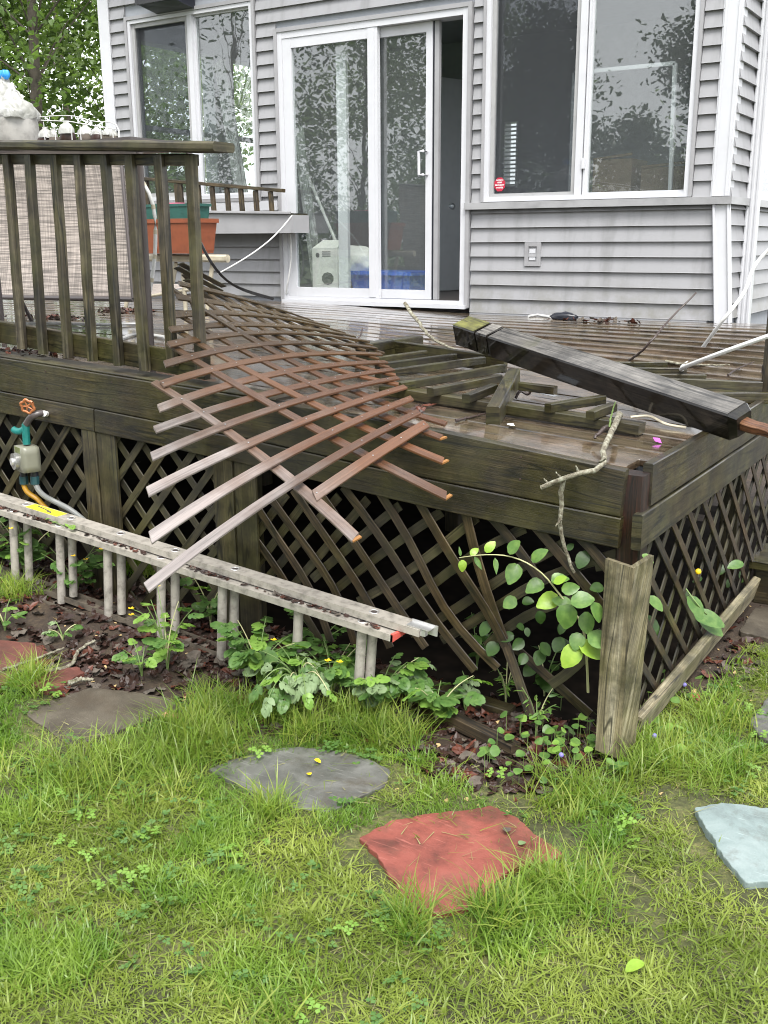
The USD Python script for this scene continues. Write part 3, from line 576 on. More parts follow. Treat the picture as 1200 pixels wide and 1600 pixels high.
# cap strip on the rim at the left and the split edge at the right
xs_ = np.linspace(top[0, 0], at(430, 630, 'y', YF)[0], 8); strip("cap_strip", xs_, np.interp(xs_, top[:, 0], top[:, 2]) + .012, .011, YF + .075, .14, "wood_rail")
part(deck, "corner_post", MB().board((-1.10, YF + .075, .3), (-1.10, YF + .075, 1.03), .085, .085, up=(0, 1, 0), ch=.006), "wood_rot", label="rotten reddish corner post")
for (z1, h, x0, y0, th) in ((1.062, .150, XE, YF + .10, .035), (.905, .125, XE + .006, YF + .0, .035)):
    p = A([(x0 - th / 2 + .0, y, z1 - h / 2 + (.006 if y > 5 else 0)) for y in np.linspace(y0, 7.15, 10)])
    part(deck, "rim_board", MB().sweep(p, rect(th, h, .004)), "wood_rim" if h > .13 else "wood_skirt")
for x, y in ((-4.4, 3.45), (-2.9, 3.45), (-1.25, 5.4), (-4.4, 5.4), (-2.9, 5.4), (-1.25, 7.0), (-6.0, 3.45), (-6, 5.4)):
    part(deck, "support_post", MB().board((x, y, -.1), (x, y, deck_z(x, y) - .03), .09, .09, up=(0, 1, 0)), "wood_rim")
for y in (3.5, 4.3, 5.1, 5.9, 6.7):
    xs_ = np.linspace(-8.1, -1.16, 10); part(deck, "joist", MB().sweep(np.stack([xs_, np.full(10, y), deck_z(xs_, y) - .03 - .075], 1), rect(.038, .14, .003)), "wood_rim")
uv_, uq_ = grid_sheet(np.linspace(-8.2, -1.16, 40), np.linspace(YF + .10, 7.15, 30), ground_z, .008)
mat("painted_deck_shade", {"g": ("geometry", {}), "n": ("noise_texture", {"scale": 12.0, "detail": 6.0}), "r": ("rgb_ramp", {"ramp": [(.35, (.004, .003, .002)), (.7, (.014, .010, .007))]}), "p": ("principled_bsdf", {"roughness": .9, "specular_ior_level": .1})}, [("g.position", "n.vector"), ("n.fac", "r.fac"), ("r.color", "p.base_color")])  # near-black colour paints the shade under the deck
struct("under_deck_soil", MB().add(uv_, uq_), "painted_deck_shade", True, "dark sheet with painted shade on the ground under the deck")  # added dark sheet, the under-deck shade is in its colour
nh = MB()
for xx_ in np.arange(-6.4, -1.2, .41):
    zz_ = float(np.interp(xx_, top[:, 0], top[:, 2])); x2_ = xx_ + rng.normal(0, .02)
    for dz_ in (.03, .11): nh.sweep([(x2_, YF + .0018, zz_ - dz_), (x2_, YF - .0008, zz_ - dz_)], ring(.0045, 7), up=(0, 0, 1))
tag(part(deck, "nail_heads", nh, "twig_dark"), kind="stuff")
part(deck, "side_panel", MB().box((-8.25, 3.3, -.1), (-8.21, 7.18, 1.1)), "wood_rim")  # unseen panel, added to keep light from leaking in under the deck

# ---------------------------------------------------------------- lattice skirt, front
skirt = thing("lattice_skirt", "green brown wooden lattice skirt closing the front below the deck", "lattice")
def slat(parent, path, mt, up, w=.036, th=.006, name="slat"):
    return part(parent, name, MB().sweep(path, rect(w, th, .0012), up), mt)
def clip_line(c, sl, x0, x1, z0, z1f):
    """The stretch of z = z0 + sl (x - c) inside the bay x0..x1 below the line z1f(x)."""
    xs_ = np.linspace(x0, x1, 240); z = z0 + sl * (xs_ - c)
    ok = (z >= z0) & (z <= z1f(xs_))
    return (None if ok.sum() < 6 else (A([xs_[ok][0], z[ok][0]]), A([xs_[ok][-1], z[ok][-1]])))
rimb = lambda x: np.interp(x, jt[:, 0], jt[:, 2]) - .10
post_px = [(136, 665, 128), (161, 672, 172)]
xb = [at(123, 660, 'y', YF)[0], at(176, 672, 'y', YF)[0], at(332, 715, 'y', YF)[0], at(397, 730, 'y', YF)[0]]
for x0, x1 in ((-6.4, xb[0] + .02), (xb[1] - .02, xb[2] + .02)):
    gz = float(ground_z((x0 + x1) / 2, YF)) - .02
    for sl, yy in ((1.0, YF + .030), (-1.0, YF + .042)):
        for c in np.arange(x0 - 1.6, x1 + 1.6, .163):
            r_ = clip_line(c + .05, sl * 1.12, x0, x1, gz, rimb)
            if r_ is not None:
                (a0, b0), (a1, b1) = r_
                slat(skirt, [(a0, yy, b0), (a1, yy, b1)], "wood_skirt", (0, -1, 0))
for px0, px1, pyt in ((124, 146, 664), (147.5, 176, 671), (330, 361, 714), (362.5, 396, 722)):
    a, b = at(px0, pyt, 'y', YF), at(px1, pyt, 'y', YF); xm = (a[0] + b[0]) / 2; yy = YF + .012 if px0 in (124, 330) else YF + .016
    part(skirt, "vertical_board", MB().board((xm, yy, float(ground_z(xm, YF)) - .04), (xm, yy, rimb(xm) + .004), b[0] - a[0] - .004, .018, up=(0, -1, 0)), "wood_skirt")
P_ = lambda pts, y: A([at(a, b, 'y', y) for a, b in pts])
fronts = [[(396, 838), (432, 888), (470, 950), (500, 1000)], [(404, 795), (440, 850), (477, 907), (517, 1003)], [(424, 780), (470, 843), (522, 920), (556, 1010)], [(458, 765), (515, 848), (572, 935), (610, 1012)],
          [(498, 768), (552, 845), (622, 950), (665, 1012)], [(536, 760), (605, 855), (670, 955), (742, 1048)], [(592, 768), (642, 850), (700, 958), (778, 1044)],
          [(654, 783), (712, 880), (768, 968), (790, 1010)], [(768, 808), (832, 890), (846, 912)], [(836, 822), (890, 885), (948, 955)], [(905, 838), (951, 890), (975, 925)]]
for k, pts in enumerate(fronts):
    slat(skirt, smoothpath(P_(pts, YF + .030 - .007 * (k % 3 == 1) - .004 * (k % 2)), 9), "wood_skirt_brown", (0, -1, 0), w=.038)
backs = [[(396, 842), (448, 772)], [(396, 890), (484, 775)], [(408, 915), (530, 775)], [(450, 925), (575, 780)], [(488, 905), (545, 855), (625, 790)], [(520, 925), (600, 862), (690, 800)], [(560, 940), (620, 905), (700, 845), (745, 808)],
         [(596, 965), (640, 940), (720, 880), (820, 825)], [(640, 990), (690, 965), (766, 915), (880, 850)], [(690, 1000), (766, 955), (850, 905), (965, 865)], [(760, 1010), (850, 950), (900, 935)], [(860, 1070), (905, 1035), (930, 1005)], [(930, 885), (965, 880)]]
for k, pts in enumerate(backs): slat(skirt, smoothpath(P_(pts, YF + .043 + .007 * (k % 2)), 7), "wood_skirt", (0, -1, 0), w=.038)
loose = P_([(727, 800), (757, 914), (794, 1017)], YF + .02).tolist() + [at(829, 1118, 'y', YF - .03).tolist()]
slat(skirt, smoothpath(loose, 9), "wood_skirt_brown", (0, -1, 0), w=.04)
slat(skirt, P_([(800, 1008), (922, 1116)], YF + .066), "wood_skirt_brown", (0, -1, 0), w=.038)
slat(skirt, P_([(930, 985), (966, 1045)], YF + .074), "wood_skirt_brown", (0, -1, 0), w=.038)
a, b = on_ground(628, 1085, .03), on_ground(806, 1172, .03)
single("fallen_timber", MB().board(a, b, .05, .05, up=(0, 0, 1), ch=.004), "wood_skirt_brown", "dark square timber lying on the soil at the foot of the front lattice", "timber")
a, b = on_ground(600, 1050, .03), on_ground(800, 1112, .02)
single("fallen_timber", MB().board(a, b, .07, .03, ch=.003), "wood_rim", "dark rotten board lying behind the square timber under the deck edge", "timber")

# ---------------------------------------------------------------- lattice skirt, right side
side = thing("lattice_skirt", "lattice skirt under the right edge of the deck beyond the corner boards", "lattice")
XS = XE - .02
for sl, xx, mt in ((-1.0, XS, "wood_skirt_brown"), (1.0, XS - .012, "wood_skirt")):
    for c in np.arange(2.0, 8.6, .205):
        r_ = clip_line(c + (.07 if sl < 0 else 0), sl * (.86 if sl < 0 else 1.0), YF + .10, 7.1, .07, lambda y: np.full(np.shape(y), .80))
        if r_ is not None:
            (a0, b0), (a1, b1) = r_; slat(side, [(xx, a0, b0), (xx, a1, b1)], mt, (1, 0, 0), w=.034)
a, b = at(1006, 1100, 'x', XE), at(1166, 935, 'x', XE)
part(side, "bottom_board", MB().board((XE, a[1] - .1, .085), (XE + .02, b[1] + .05, .13), .035, .12, up=(.25, 0, 1), ch=.004), "wood_pale")

# ---------------------------------------------------------------- boards at the corner
cb = thing("corner_boards", "two weathered upright boards forming an angle at the deck corner", "board")
zb = 0.0
yv = 3.14
v0, v1 = at(990, 888, 'y', yv), at(966, 1186, 'y', yv)
l0, l1 = at(946, 873, 'y', yv + .03), at(930, 1172, 'y', yv + .01)
r0, r1 = v0 + (.045, .13, .0), v1 + (.045, .13, .0)
r0 = at(1022, 868, 'y', yv + .13); r1 = at(991, 1180, 'y', yv + .10)
def slab(c0, c1, c2, c3, n, th):
    """A thin board between four corners (bottom two, top two), th thick away from n."""
    n = nrm(A(n)) * th; q = A([c0, c1, c2, c3]); v = np.vstack([q, q - n])
    f = A([[0, 1, 2, 3], [7, 6, 5, 4], [0, 4, 5, 1], [1, 5, 6, 2], [2, 6, 7, 3], [3, 7, 4, 0]])
    idx = f.ravel(); vv = v[idx]; L = q[3] - q[0]; ax = nrm(L); sx_ = nrm(q[1] - q[0])
    t = np.stack([vv @ ax + 3, vv @ sx_ + (vv @ (n / th)) + 5], 1)
    return MB().add(vv, np.arange(24).reshape(6, 4), t)
part(cb, "board", slab(l1, v1, v0, l0, np.cross(v1 - l1, l0 - l1), .02), "wood_pale")
part(cb, "board", slab(v1 + (.002, .003, 0), r1, r0, v0 + (.002, .003, 0), np.cross(r1 - v1, v0 - v1), .02), "wood_pale")

# ---------------------------------------------------------------- railing that still stands
rail = thing("deck_railing", "weathered wooden railing still standing at the left end of the deck", "railing")
a, b = at(-140, 226, 'y', YF + .03), at(350, 230, 'y', YF + .03)
n_ = 14; pth = a + (b - a) * np.linspace(0, 1, n_)[:, None]; pth[1:-1] += rng.normal(0, .0012, (n_ - 2, 3))
part(rail, "top_rail", MB().sweep(pth, rect(.14, .040, .010), scale=np.r_[np.ones(n_ - 1), .93]), "wood_rail")
a, b = at(-140, 245, 'y', YF + .06), at(306, 246, 'y', YF + .06)
part(rail, "upper_board", MB().board(a - (0, 0, .01), b - (0, 0, .01), .036, .045), "wood_rail")
bt = E_([(-140, 484), (10, 508), (175, 536), (305, 558)]); 
part(rail, "lower_board", MB().sweep(bt * [1, 0, 1] + [0, YF + .075, -.052], rect(.036, .105, .003)), "wood_fallen")
bal = [(-30, -8, 536), (11, 35, 545), (46, 68, 553), (86, 107, 559), (123, 145, 564), (164, 186, 571), (203, 227, 579), (249, 270, 572), (298, 315, 588)]
for t_, b_, yb in bal:
    w = .046 if t_ > 190 else .040
    u, l = at(t_, 242, 'y', YF + .035), at(b_, yb, 'y', YF + .035)
    s = rect(w, .036, .004); pth = l + (u - l) * np.linspace(0, 1, 6)[:, None]; pth[1:-1] += rng.normal(0, .001, (4, 3))
    part(rail, "baluster", MB().sweep(pth, s, up=(0, -1, 0)), "wood_rail")

# ================================================================== the ladder
ladder = thing("extension_ladder", "dirty aluminium extension ladder lying on its side along the deck skirt", "ladder")
YA = 3.03
a0, a1 = at(-170, 750, 'y', YA), at(613, 1003, 'y', YA)
def on_line(p, q, px, y):
    """The point of the line p-q at the picture column px."""
    lo, hi = 0.0, 1.2
    for _ in range(40):
        m_ = (lo + hi) / 2; r = p + (q - p) * m_; d = r - EYE
        if 600 + FPX * (d @ RT) / (d @ FW) < px: lo = m_
        else: hi = m_
    return p + (q - p) * lo
ax = nrm(a1 - a0); LU = nrm(np.cross(ax, np.cross((0, 0, 1), ax)))   # the ladder's own up
LB = nrm(np.cross(ax, LU)); LB = LB if LB[1] > 0 else -LB
sec_c = A([(-.037, -.014), (-.037, .014), (.037, .014), (.037, -.014), (.034, -.014), (.034, .011), (-.034, .011), (-.034, -.014)])
H = .385
for nm, off, lift, rungs, e0, e1 in (("base", .037, .012, (20, 93, 168, 252, 348, 467, 566), 0.0, 1.0), ("fly", .036 + .037, .047, (-38, 42, 112, 189, 274, 367, 583), 0.0, 1.0)):
    o = LB * off + LU * lift
    p, q_ = a0 + o, a1 + o + (ax * .09 if nm == "fly" else 0)
    part(ladder, "rail", MB().sweep([p, q_], sec_c, up=LU), "aluminium")
    part(ladder, "rail", MB().sweep([p - LU * H, q_ - LU * H], sec_c * [1, -1], up=LU), "aluminium_muddy", label="muddy lower rail sunk in the leaf litter")
    for px in rungs:
        r = on_line(a0 + LB * off, a1 + LB * off, px, YA) + o - LB * off
        part(ladder, "rung", MB().sweep([r - LU * (H - .012), r + LU * .012], ring(.0195, 14), up=ax), "aluminium", True)
        c = r + LU * .0142
        rr = MB(); t = np.linspace(0, 2 * math.pi, 19)
        rr.sweep([c + (ax * math.cos(u) + LB * math.sin(u)) * .0175 for u in t], ring(.0022, 6), up=LU, caps=False)
        rr2 = part(ladder, "rung_end", rr, "aluminium_bare", True)
        vv = [c + LU * .0006] + [c + LU * .0006 + (ax * math.cos(u) + LB * math.sin(u)) * .0125 for u in t[:-1]]
        part(rr2, "recess", MB().add(vv, [[0, 1 + i, 1 + (i + 1) % 18] for i in range(18)]), "chair_frame")
tip = a1 + LU * .0
ft = MB(); 
c0 = a1 + LB * .0 + LU * .0
ft.add([c0 - LU * .002 + ax * .001, c0 + LU * .029 + ax * .001, c0 + LU * .029 + LB * .074 + ax * .012, c0 + LU * .012 + LB * .074 + ax * .012,
        c0 - LU * .002 - ax * .01, c0 + LU * .030 - ax * .01, c0 + LU * .030 + LB * .074 - ax * .0, c0 + LU * .012 + LB * .074],
       [[0, 3, 2], [0, 2, 1], [0, 1, 5], [0, 5, 4], [1, 2, 6], [1, 6, 5], [0, 4, 7], [0, 7, 3], [2, 3, 7], [2, 7, 6]])
part(ladder, "end_cap", ft, "red_paint")
fe = a1 + LB * .073 + LU * .0625 + ax * .09
ub = MB().box((-.06, -.03, 0), (.035, .012, .003)); ub.box((-.06, .012, -.03), (.05, .016, .012)); ub.box((-.02, -.028, -.026), (.02, -.004, -.003))
vv, ff, tt = ub.out(); part(ladder, "rung_lock", MB().add(fe + vv[:, :1] * ax + vv[:, 1:2] * LB + vv[:, 2:] * LU, ff), "aluminium_bare")
lab = MB(); c = on_line(a0 + LB * .073 + LU * .047, a1 + LB * .073 + LU * .047, 72, YA) + LU * .0148
def onrail(u, w, z=0.0): return c + ax * u + LB * w + LU * z
lab.add([onrail(-.11, -.032), onrail(.11, -.032), onrail(.11, .03), onrail(-.11, .03)], [[0, 1, 2, 3]])
lb = part(ladder, "warning_label", lab, "label_yellow")
arrow = MB().add([onrail(-.08, .012, .0006), onrail(.02, -.004, .0006), onrail(.02, .004, .0006), onrail(-.07, .020, .0006), onrail(.0, -.010, .0006), onrail(.055, -.018, .0006), onrail(.035, .004, .0006)], [[0, 1, 2], [0, 2, 3], [4, 5, 6]])
part(lb, "symbol", arrow, "print_dark")

# ================================================================== the sprung lattice panel
cr = lambda p: (220 + p[0] / 2.4, 400 + p[1] / 2.4)
ROWS = {-1: [(650, 905), (850, 770), (1070, 635)],
        0: [(22, 1250), (330, 1020), (640, 812), (830, 700), (950, 640), (1042, 590)], 1: [(35, 1062), (300, 888), (540, 762), (700, 667), (850, 602), (1017, 542)],
        2: [(25, 890), (330, 745), (560, 642), (800, 556), (992, 497)], 3: [(40, 758), (330, 640), (600, 542), (800, 498), (965, 462)],
        4: [(52, 658), (300, 572), (560, 502), (760, 460), (945, 430)], 5: [(66, 578), (300, 497), (600, 430), (780, 410), (920, 402)],
        6: [(78, 486), (350, 415), (650, 368), (900, 375)], 7: [(88, 410), (300, 362), (560, 327), (880, 350)],
        8: [(103, 338), (320, 302), (550, 292), (850, 325)], 9: [(108, 282), (350, 260), (560, 271), (800, 305)],
        10: [(112, 227), (300, 214), (520, 240), (760, 290)], 11: [(132, 158), (300, 181), (480, 216), (700, 265)], 12: [(140, 108), (300, 140), (450, 186), (640, 245)]}
X2 = {-1: 870, 0: 830, 1: 720, 2: 620, 3: 520, 4: 425, 5: 345, 6: 265, 7: 190, 8: 130, 9: 75, 10: 20, 11: -30, 12: -75}
SP = {-1: (105, .8), 0: (105, .8), 1: (110, .9), 2: (108, .95), 3: (106, .97), 4: (104, .97), 5: (98, .97), 6: (92, .97), 7: (86, .97), 8: (81, .97), 9: (77, .97), 10: (74, .97), 11: (72, .97), 12: (70, .97)}
from scipy.interpolate import PchipInterpolator, CubicSpline
def j_of(i, x):
    s, r = SP[i]; u = (x - X2[i]) / s
    return 2 + np.where(u <= 0, u, np.log(np.maximum(1 - np.maximum(u, 0) * (1 - r), .05)) / math.log(r))
BX0 = {0: 590, 1: 492, 2: 403, 3: 316, 4: 234, 5: 152, 6: 82}
def x_of(i, j):
    s, r = SP[i]; n = j - 2
    if j == 0 and i in BX0: return BX0[i]
    return X2[i] + s * (n if n <= 0 else (1 - r ** n) / (1 - r))
LQ = A([2.54357, .0634700, .0618394, -.00144447, .00223368, .00066913]) * (.1425 / .105)
def depth_ij(i, j):
    if i < 0: return depth_ij(0, j) + i * (depth_ij(.5, j) - depth_ij(0, j)) * 1.2
    return LQ[0] + LQ[1] * i + LQ[2] * j + LQ[3] * i * i + LQ[4] * i * j + LQ[5] * j * j
def P_ij(i, j, x=None, y=None):
    if x is None:
        x = float(x_of(i, j)); rp = A(ROWS[i]); y = float(np.polyval(np.polyfit(rp[:, 0], rp[:, 1], 2), x))
    X, Y = cr((x, y)); return EYE + ray(X, Y) * depth_ij(i, j)
wood("wood_lattice", (0.10, 0.07, 0.045), (0.2, 0.15, 0.10), (0.30, 0.24, 0.18), 0.42, grain=60, wet=.12)
# the slats' own weathering: silver at the tips that stood in the open, reddish where they were sheltered, green brown at the far end
tipP, midP = P_ij(0, j_of(0, 30.0), 30, 1240), P_ij(0, j_of(0, 900.0), 900, 665)
dirA = nrm(midP - tipP); backP = P_ij(12, 5.0); dirB = nrm(backP - midP)
def lat_mat(name, tone):
    k = tone
    ramp = [(0.0, (.37, .335, .32)), (.36, (.30, .255, .235)), (.52, (.15, .095, .068)), (.68, (.120, .050, .021)), (1.0, (.125, .048, .018))]
    back = [(0.0, (1, 1, 1)), (.38, (.9, .95, .95)), (.7, (.42, .60, .55)), (1.0, (.45, .72, .62))]
    n = {"g": ("geometry", {}), "s": ("vector_math", {"math_type": "subtract", "vector2": tuple(tipP)}), "d": ("vector_math", {"math_type": "dot_product", "vector2": tuple(dirA)}),
         "w": ("noise_texture", {"scale": 6.0, "detail": 4.0}), "wa": ("math", {"math_type": "multiply_add", "value2": .5, "value3": 0.0}), "sc": ("math", {"math_type": "multiply_add", "value2": 1 / 1.75, "value3": -.15}),
         "r": ("rgb_ramp", {"ramp": [(p_, tuple(A(c) * k)) for p_, c in ramp]}),
         "s2": ("vector_math", {"math_type": "subtract", "vector2": tuple(midP)}), "d2": ("vector_math", {"math_type": "dot_product", "vector2": tuple(dirB)}), "sc2": ("math", {"math_type": "multiply", "value2": 1 / float(np.linalg.norm(backP - midP))}),
         "r2": ("rgb_ramp", {"ramp": back}), "m2": ("mix", {"mix_type": "multiply", "fac": 1.0}),
         "tc": ("texture_coordinate", {}), "oi": ("object_info", {}), "w4": ("math", {"math_type": "multiply", "value2": 31.0}), "mp": ("mapping", {"scale": (2.0, 70, 1)}),
         "n": ("noise_texture", {"dimensions": "4D", "scale": 1.0, "detail": 9.0, "roughness": .78, "distortion": .9}), "nr": ("map_range", {"from_min": .3, "from_max": .68, "to_min": .35, "to_max": 1.3, "clamp": True}),
         "fc": ("combine_color", {}), "m1": ("mix", {"mix_type": "multiply", "fac": 1.0}), "b": ("bump", {"strength": .9, "distance": .003}),
         "ro": ("map_range", {"from_min": .35, "from_max": .65, "to_min": .16, "to_max": .5, "clamp": True}), "p": ("principled_bsdf", {})}
    l = [("g.position", "s.vector1"), ("s.vector", "d.vector1"), ("d.value", "sc.value1"), ("g.position", "w.vector"), ("sc.value", "wa.value3"), ("w.fac", "wa.value1"), ("wa.value", "r.fac"),
         ("g.position", "s2.vector1"), ("s2.vector", "d2.vector1"), ("d2.value", "sc2.value1"), ("sc2.value", "r2.fac"), ("r.color", "m2.color1"), ("r2.color", "m2.color2"),
         ("tc.UV", "mp.vector"), ("mp.vector", "n.vector"), ("oi.random", "w4.value1"), ("w4.value", "n.w"), ("n.fac", "nr.value"), ("nr.result", "fc.r"), ("nr.result", "fc.g"), ("nr.result", "fc.b"),
         ("m2.color", "m1.color1"), ("fc.color", "m1.color2"), ("m1.color", "p.base_color"), ("n.fac", "b.height"), ("b.normal", "p.normal"), ("w.fac", "ro.value"), ("ro.result", "p.roughness")]
    mat(name, n, l)
for k, tone in enumerate((.74, .58, .86)): lat_mat(f"lattice_slat_{k}", tone)
foliage("fresh_break", (.20, .09, .025), (.34, .17, .045), 0.0, .6, 30.0)
panel = thing("broken_lattice", "broken bent lattice panel sprung loose over the deck edge, reddish and silver slats", "lattice")
def normal_ij(i, j):
    i0 = min(max(int(round(i)), -1), 11)
    a_ = P_ij(i0, j); b_ = P_ij(i0, j + .5); c_ = P_ij(i0 + 1, j)
    n = nrm(np.cross(b_ - a_, c_ - a_)); return n if n @ (EYE - a_) > 0 else -n
for i, rp in ROWS.items():
    rp = A(rp, float); x = np.linspace(rp[0, 0], rp[-1, 0], 16)
    y = np.polyval(np.polyfit(rp[:, 0], rp[:, 1], 2), x)
    jj = j_of(i, x); pth = A([P_ij(i, j, a_, b_) for j, a_, b_ in zip(jj, x, y)])
    up = A([normal_ij(i, j) for j in jj]); up = nrm(np.apply_along_axis(lambda c: np.convolve(np.pad(c, 2, "edge"), np.ones(5) / 5, "valid"), 0, up))
    part(panel, "slat", MB().sweep(pth + up * .006, rect(.042 * rng.uniform(.95, 1.05), .009, .0015), up, skew=(rng.uniform(-.75, -.45), rng.uniform(-.75, -.3))), f"lattice_slat_{int(rng.integers(3))}")
ENDS = {0: (800, 1055, -4.2), 2: (1147, 917, -3.4), 3: (1126, 797, -2.6), 4: (1097, 712, -2.0), 5: (1085, 668, -1.6)}
rows_n = [r for r in range(0, 13)]
for j in [0] + list(range(2, 13)):
    pts, ij = [], []
    if j in ENDS:
        ex, ey, ei = ENDS[j]; pts.append(P_ij(ei, j, ex, ey)); ij.append((0, j))
        if j in (2, 3): pts.append(P_ij(-1, j)); ij.append((0, j))
    for i in rows_n:
        rp = ROWS[i]; x = x_of(i, j)
        if rp[0][0] - 14 <= x <= rp[-1][0] + 6: pts.append(P_ij(i, j)); ij.append((i, j))
    if len(pts) < 3: continue
    if j not in ENDS: pts.insert(0, pts[0] + (pts[0] - pts[1]) * .35); ij.insert(0, ij[0])
    pts.append(pts[-1] + (pts[-1] - pts[-2]) * .4); ij.append(ij[-1])
    pts = A(pts); s_ = np.r_[0, np.cumsum(np.linalg.norm(np.diff(pts, axis=0), axis=1))]
    co = np.polynomial.polynomial.polyfit(s_, pts, 2); ss = np.linspace(0, s_[-1], 18)
    pth = np.polynomial.polynomial.polyval(ss, co).T
    un = A([normal_ij(*k) for k in ij]); up = nrm(A([np.interp(ss, s_, un[:, k]) for k in range(3)]).T)
    part(panel, "slat", MB().sweep(pth - up * .006, rect(.038 * rng.uniform(.95, 1.05), .010, .0015), up, skew=(rng.uniform(.3, .75), rng.uniform(.3, .6))), f"lattice_slat_{int(rng.integers(3))}")
    if j in ENDS and j < 5:
        part(panel, "splintered_end", MB().sweep([pth[0] - up[0] * .006, pth[0] - up[0] * .006 - nrm(pth[1] - pth[0]) * .012], rect(.034, .006, .001), up[:2]), "fresh_break")
bz = MB()
for i, rp in ROWS.items():                                           # the staples at the crossings
    for j in [0] + list(range(2, 11)):
        x = x_of(i, j)
        if rp[0][0] <= x <= rp[-1][0]:
            c = P_ij(i, j); n = normal_ij(i, j); bz.sweep([c + n * .0112, c + n * .0124], ring(.0028, 5), up=dirA)
tag(part(panel, "staples", bz, "metal_bracket"), kind="stuff")
# a dark torn strip standing up behind the panel and thin slats at its far corner
tr = MB().sweep(smoothpath(A([at(428, 467, 'y', 5.5), at(372, 449, 'y', 5.3), at(342, 426, 'y', 5.15), at(324, 400, 'y', 5.1), at(313, 378, 'y', 5.1)]), 14), rect(.022, .004, .001), (0, -1, 0))
single("torn_strip", tr, "black_rubber", "thin black strip curving up behind the broken lattice by the railing", "strip")
for k, (q0, q1) in enumerate((((276, 418), (345, 455)), ((282, 412), (350, 448)), ((290, 437), (360, 470)), ((288, 428), (330, 470)))):
    part(panel, "slat", MB().sweep([at(q0[0], q0[1], 'y', 4.0 + .05 * k), at(q1[0], q1[1], 'y', 4.5 + .05 * k)], rect(.034, .006, .001), (0, -.6, .8)), "wood_rail")

# ================================================================== the fallen post and railing on the deck
post = thing("fallen_post", "thick wet black post lying across the broken railing, its right end splintered", "post")
pl, pr_ = EYE + ray(723, 517) * 5.25, EYE + ray(1163, 662) * 3.95
PS = .118; ax2 = nrm(pr_ - pl); L2 = np.linalg.norm(pr_ - pl); sd = nrm(np.cross(ax2, (0, 0, 1))); up2 = np.cross(sd, ax2)
if sd[1] < 0: sd = -sd
up2 = nrm(up2 * math.cos(.36) - sd * math.sin(.36))                 # it lies rolled towards the lawn
ctr = lambda s: pl + ax2 * s
for s0, s1, w in ((0, .17, PS - .002), (.186, .265, PS - .002), (.282, L2 - .03, PS)):
    part(post, "shaft" if s0 > .2 else "block", MB().board(ctr(s0), ctr(s1), w, w - .002, up=up2, ch=.006, seg=8, warp=.0008), "wood_post_dark")
for s0, s1, mt_ in ((.004, .166, "wood_post_lichen"), (.19, .261, "wood_post_sheen"), (.286, L2 - .034, "wood_post_sheen")):
    part(post, "weathered_face", MB().board(ctr(s0) + up2 * (PS / 2), ctr(s1) + up2 * (PS / 2), PS - .010, .003, up=up2, ch=.001, seg=8), mt_, label="upper face with painted grey sky sheen" if mt_ == "wood_post_sheen" else "upper face with yellow lichen")  # grey faces carry the wet top's sky sheen as colour; the lichen is real
part(post, "core", MB().board(ctr(.01), ctr(L2 - .04), PS - .018, PS - .018, up=up2), "dark_void")
part(post, "chamfer", MB().sweep([ctr(L2 - .0295), ctr(L2)], rect(PS - .001, PS - .003, .006), up2, scale=[1, .72]), "wood_post_dark")
tn = smoothpath([ctr(L2 - .01), ctr(L2 + .10) - up2 * .004, ctr(L2 + .2) - up2 * .012], 8); tn = tn + rng.normal(0, .0025, tn.shape)
part(post, "splintered_tenon", MB().sweep(tn, rect(.052, .045, .008), up2, scale=np.linspace(1, .7, 8)), "wood_red", label="reddish splintered end of the post")
fr_ = thing("fallen_railing", "collapsed railing section lying flat on the deck under the black post", "railing")
def lay(parent, name, q0, q1, l0, l1, w, h, mt, up=(0, 0, 1), ch=.003, label=None):
    return part(parent, name, MB().board(on_deck(*q0, l0), on_deck(*q1, l1), w, h, up=up, ch=ch, seg=3, warp=.0008), mt, label=label)
lay(fr_, "front_rail", (600, 608), (1003, 670), .030, .030, .085, .042, "wood_fallen")
lay(fr_, "back_rail", (620, 545), (790, 570), .05, .05, .04, .085, "wood_fallen")
for q0, q1 in (((622, 604), (785, 575)), ((672, 613), (780, 591)), ((728, 623), (772, 606)), ((590, 586), (755, 563)), ((590, 574), (710, 558)), ((580, 565), (664, 553)), ((786, 600), (868, 610)), ((856, 638), (942, 624)), ((922, 650), (958, 636))):
    lay(fr_, "baluster", q0, q1, .066, .075, .036, .036, "wood_fallen")
t = thing("post_stub", "short green square post stub lying behind the broken lattice panel", "post")
lay(t, "stub", (566, 550), (651, 537), .05, .05, .09, .09, "wood_fallen", ch=.005)
t = thing("loose_block", "short split block of wood leaning across the collapsed railing", "block")
a, b = on_deck(770, 652, .03), on_deck(803, 590, .10)
part(t, "block", MB().board(a, b, .055, .085, up=(0, 0, 1), ch=.005), "wood_fallen"); 
fr2 = thing("fallen_railing", "scattered railing boards on the deck behind the right end of the black post", "railing")
for q0, q1, w, h in (((930, 570), (1042, 571), .036, .036), ((975, 580), (1072, 582), .036, .045), ((990, 587), (1102, 588), .05, .02), ((1040, 600), (1190, 606), .04, .06), ((1060, 622), (1215, 622), .05, .05)):
    lay(fr2, "baluster", q0, q1, .02, .022, w, h, "wood_fallen")
t = thing("corner_upright", "dark reddish post standing at the right edge of the deck", "post")
p = on_deck(1205, 612); part(t, "shaft", MB().board(p, p + (0, 0, 1.0), .085, .085, up=(0, 1, 0), ch=.005), "wood_rim"); part(t, "bracket", MB().board(p + (-.046, -.0, .09), p + (-.046, 0, .13), .06, .006, up=(1, 0, 0)), "twig_dark")
t = thing("wooden_step", "dark brown boxed wooden step on the soil beside the right lattice", "step")
sx0, sy0 = at(1170, 938, 'z', 0.02)[:2]
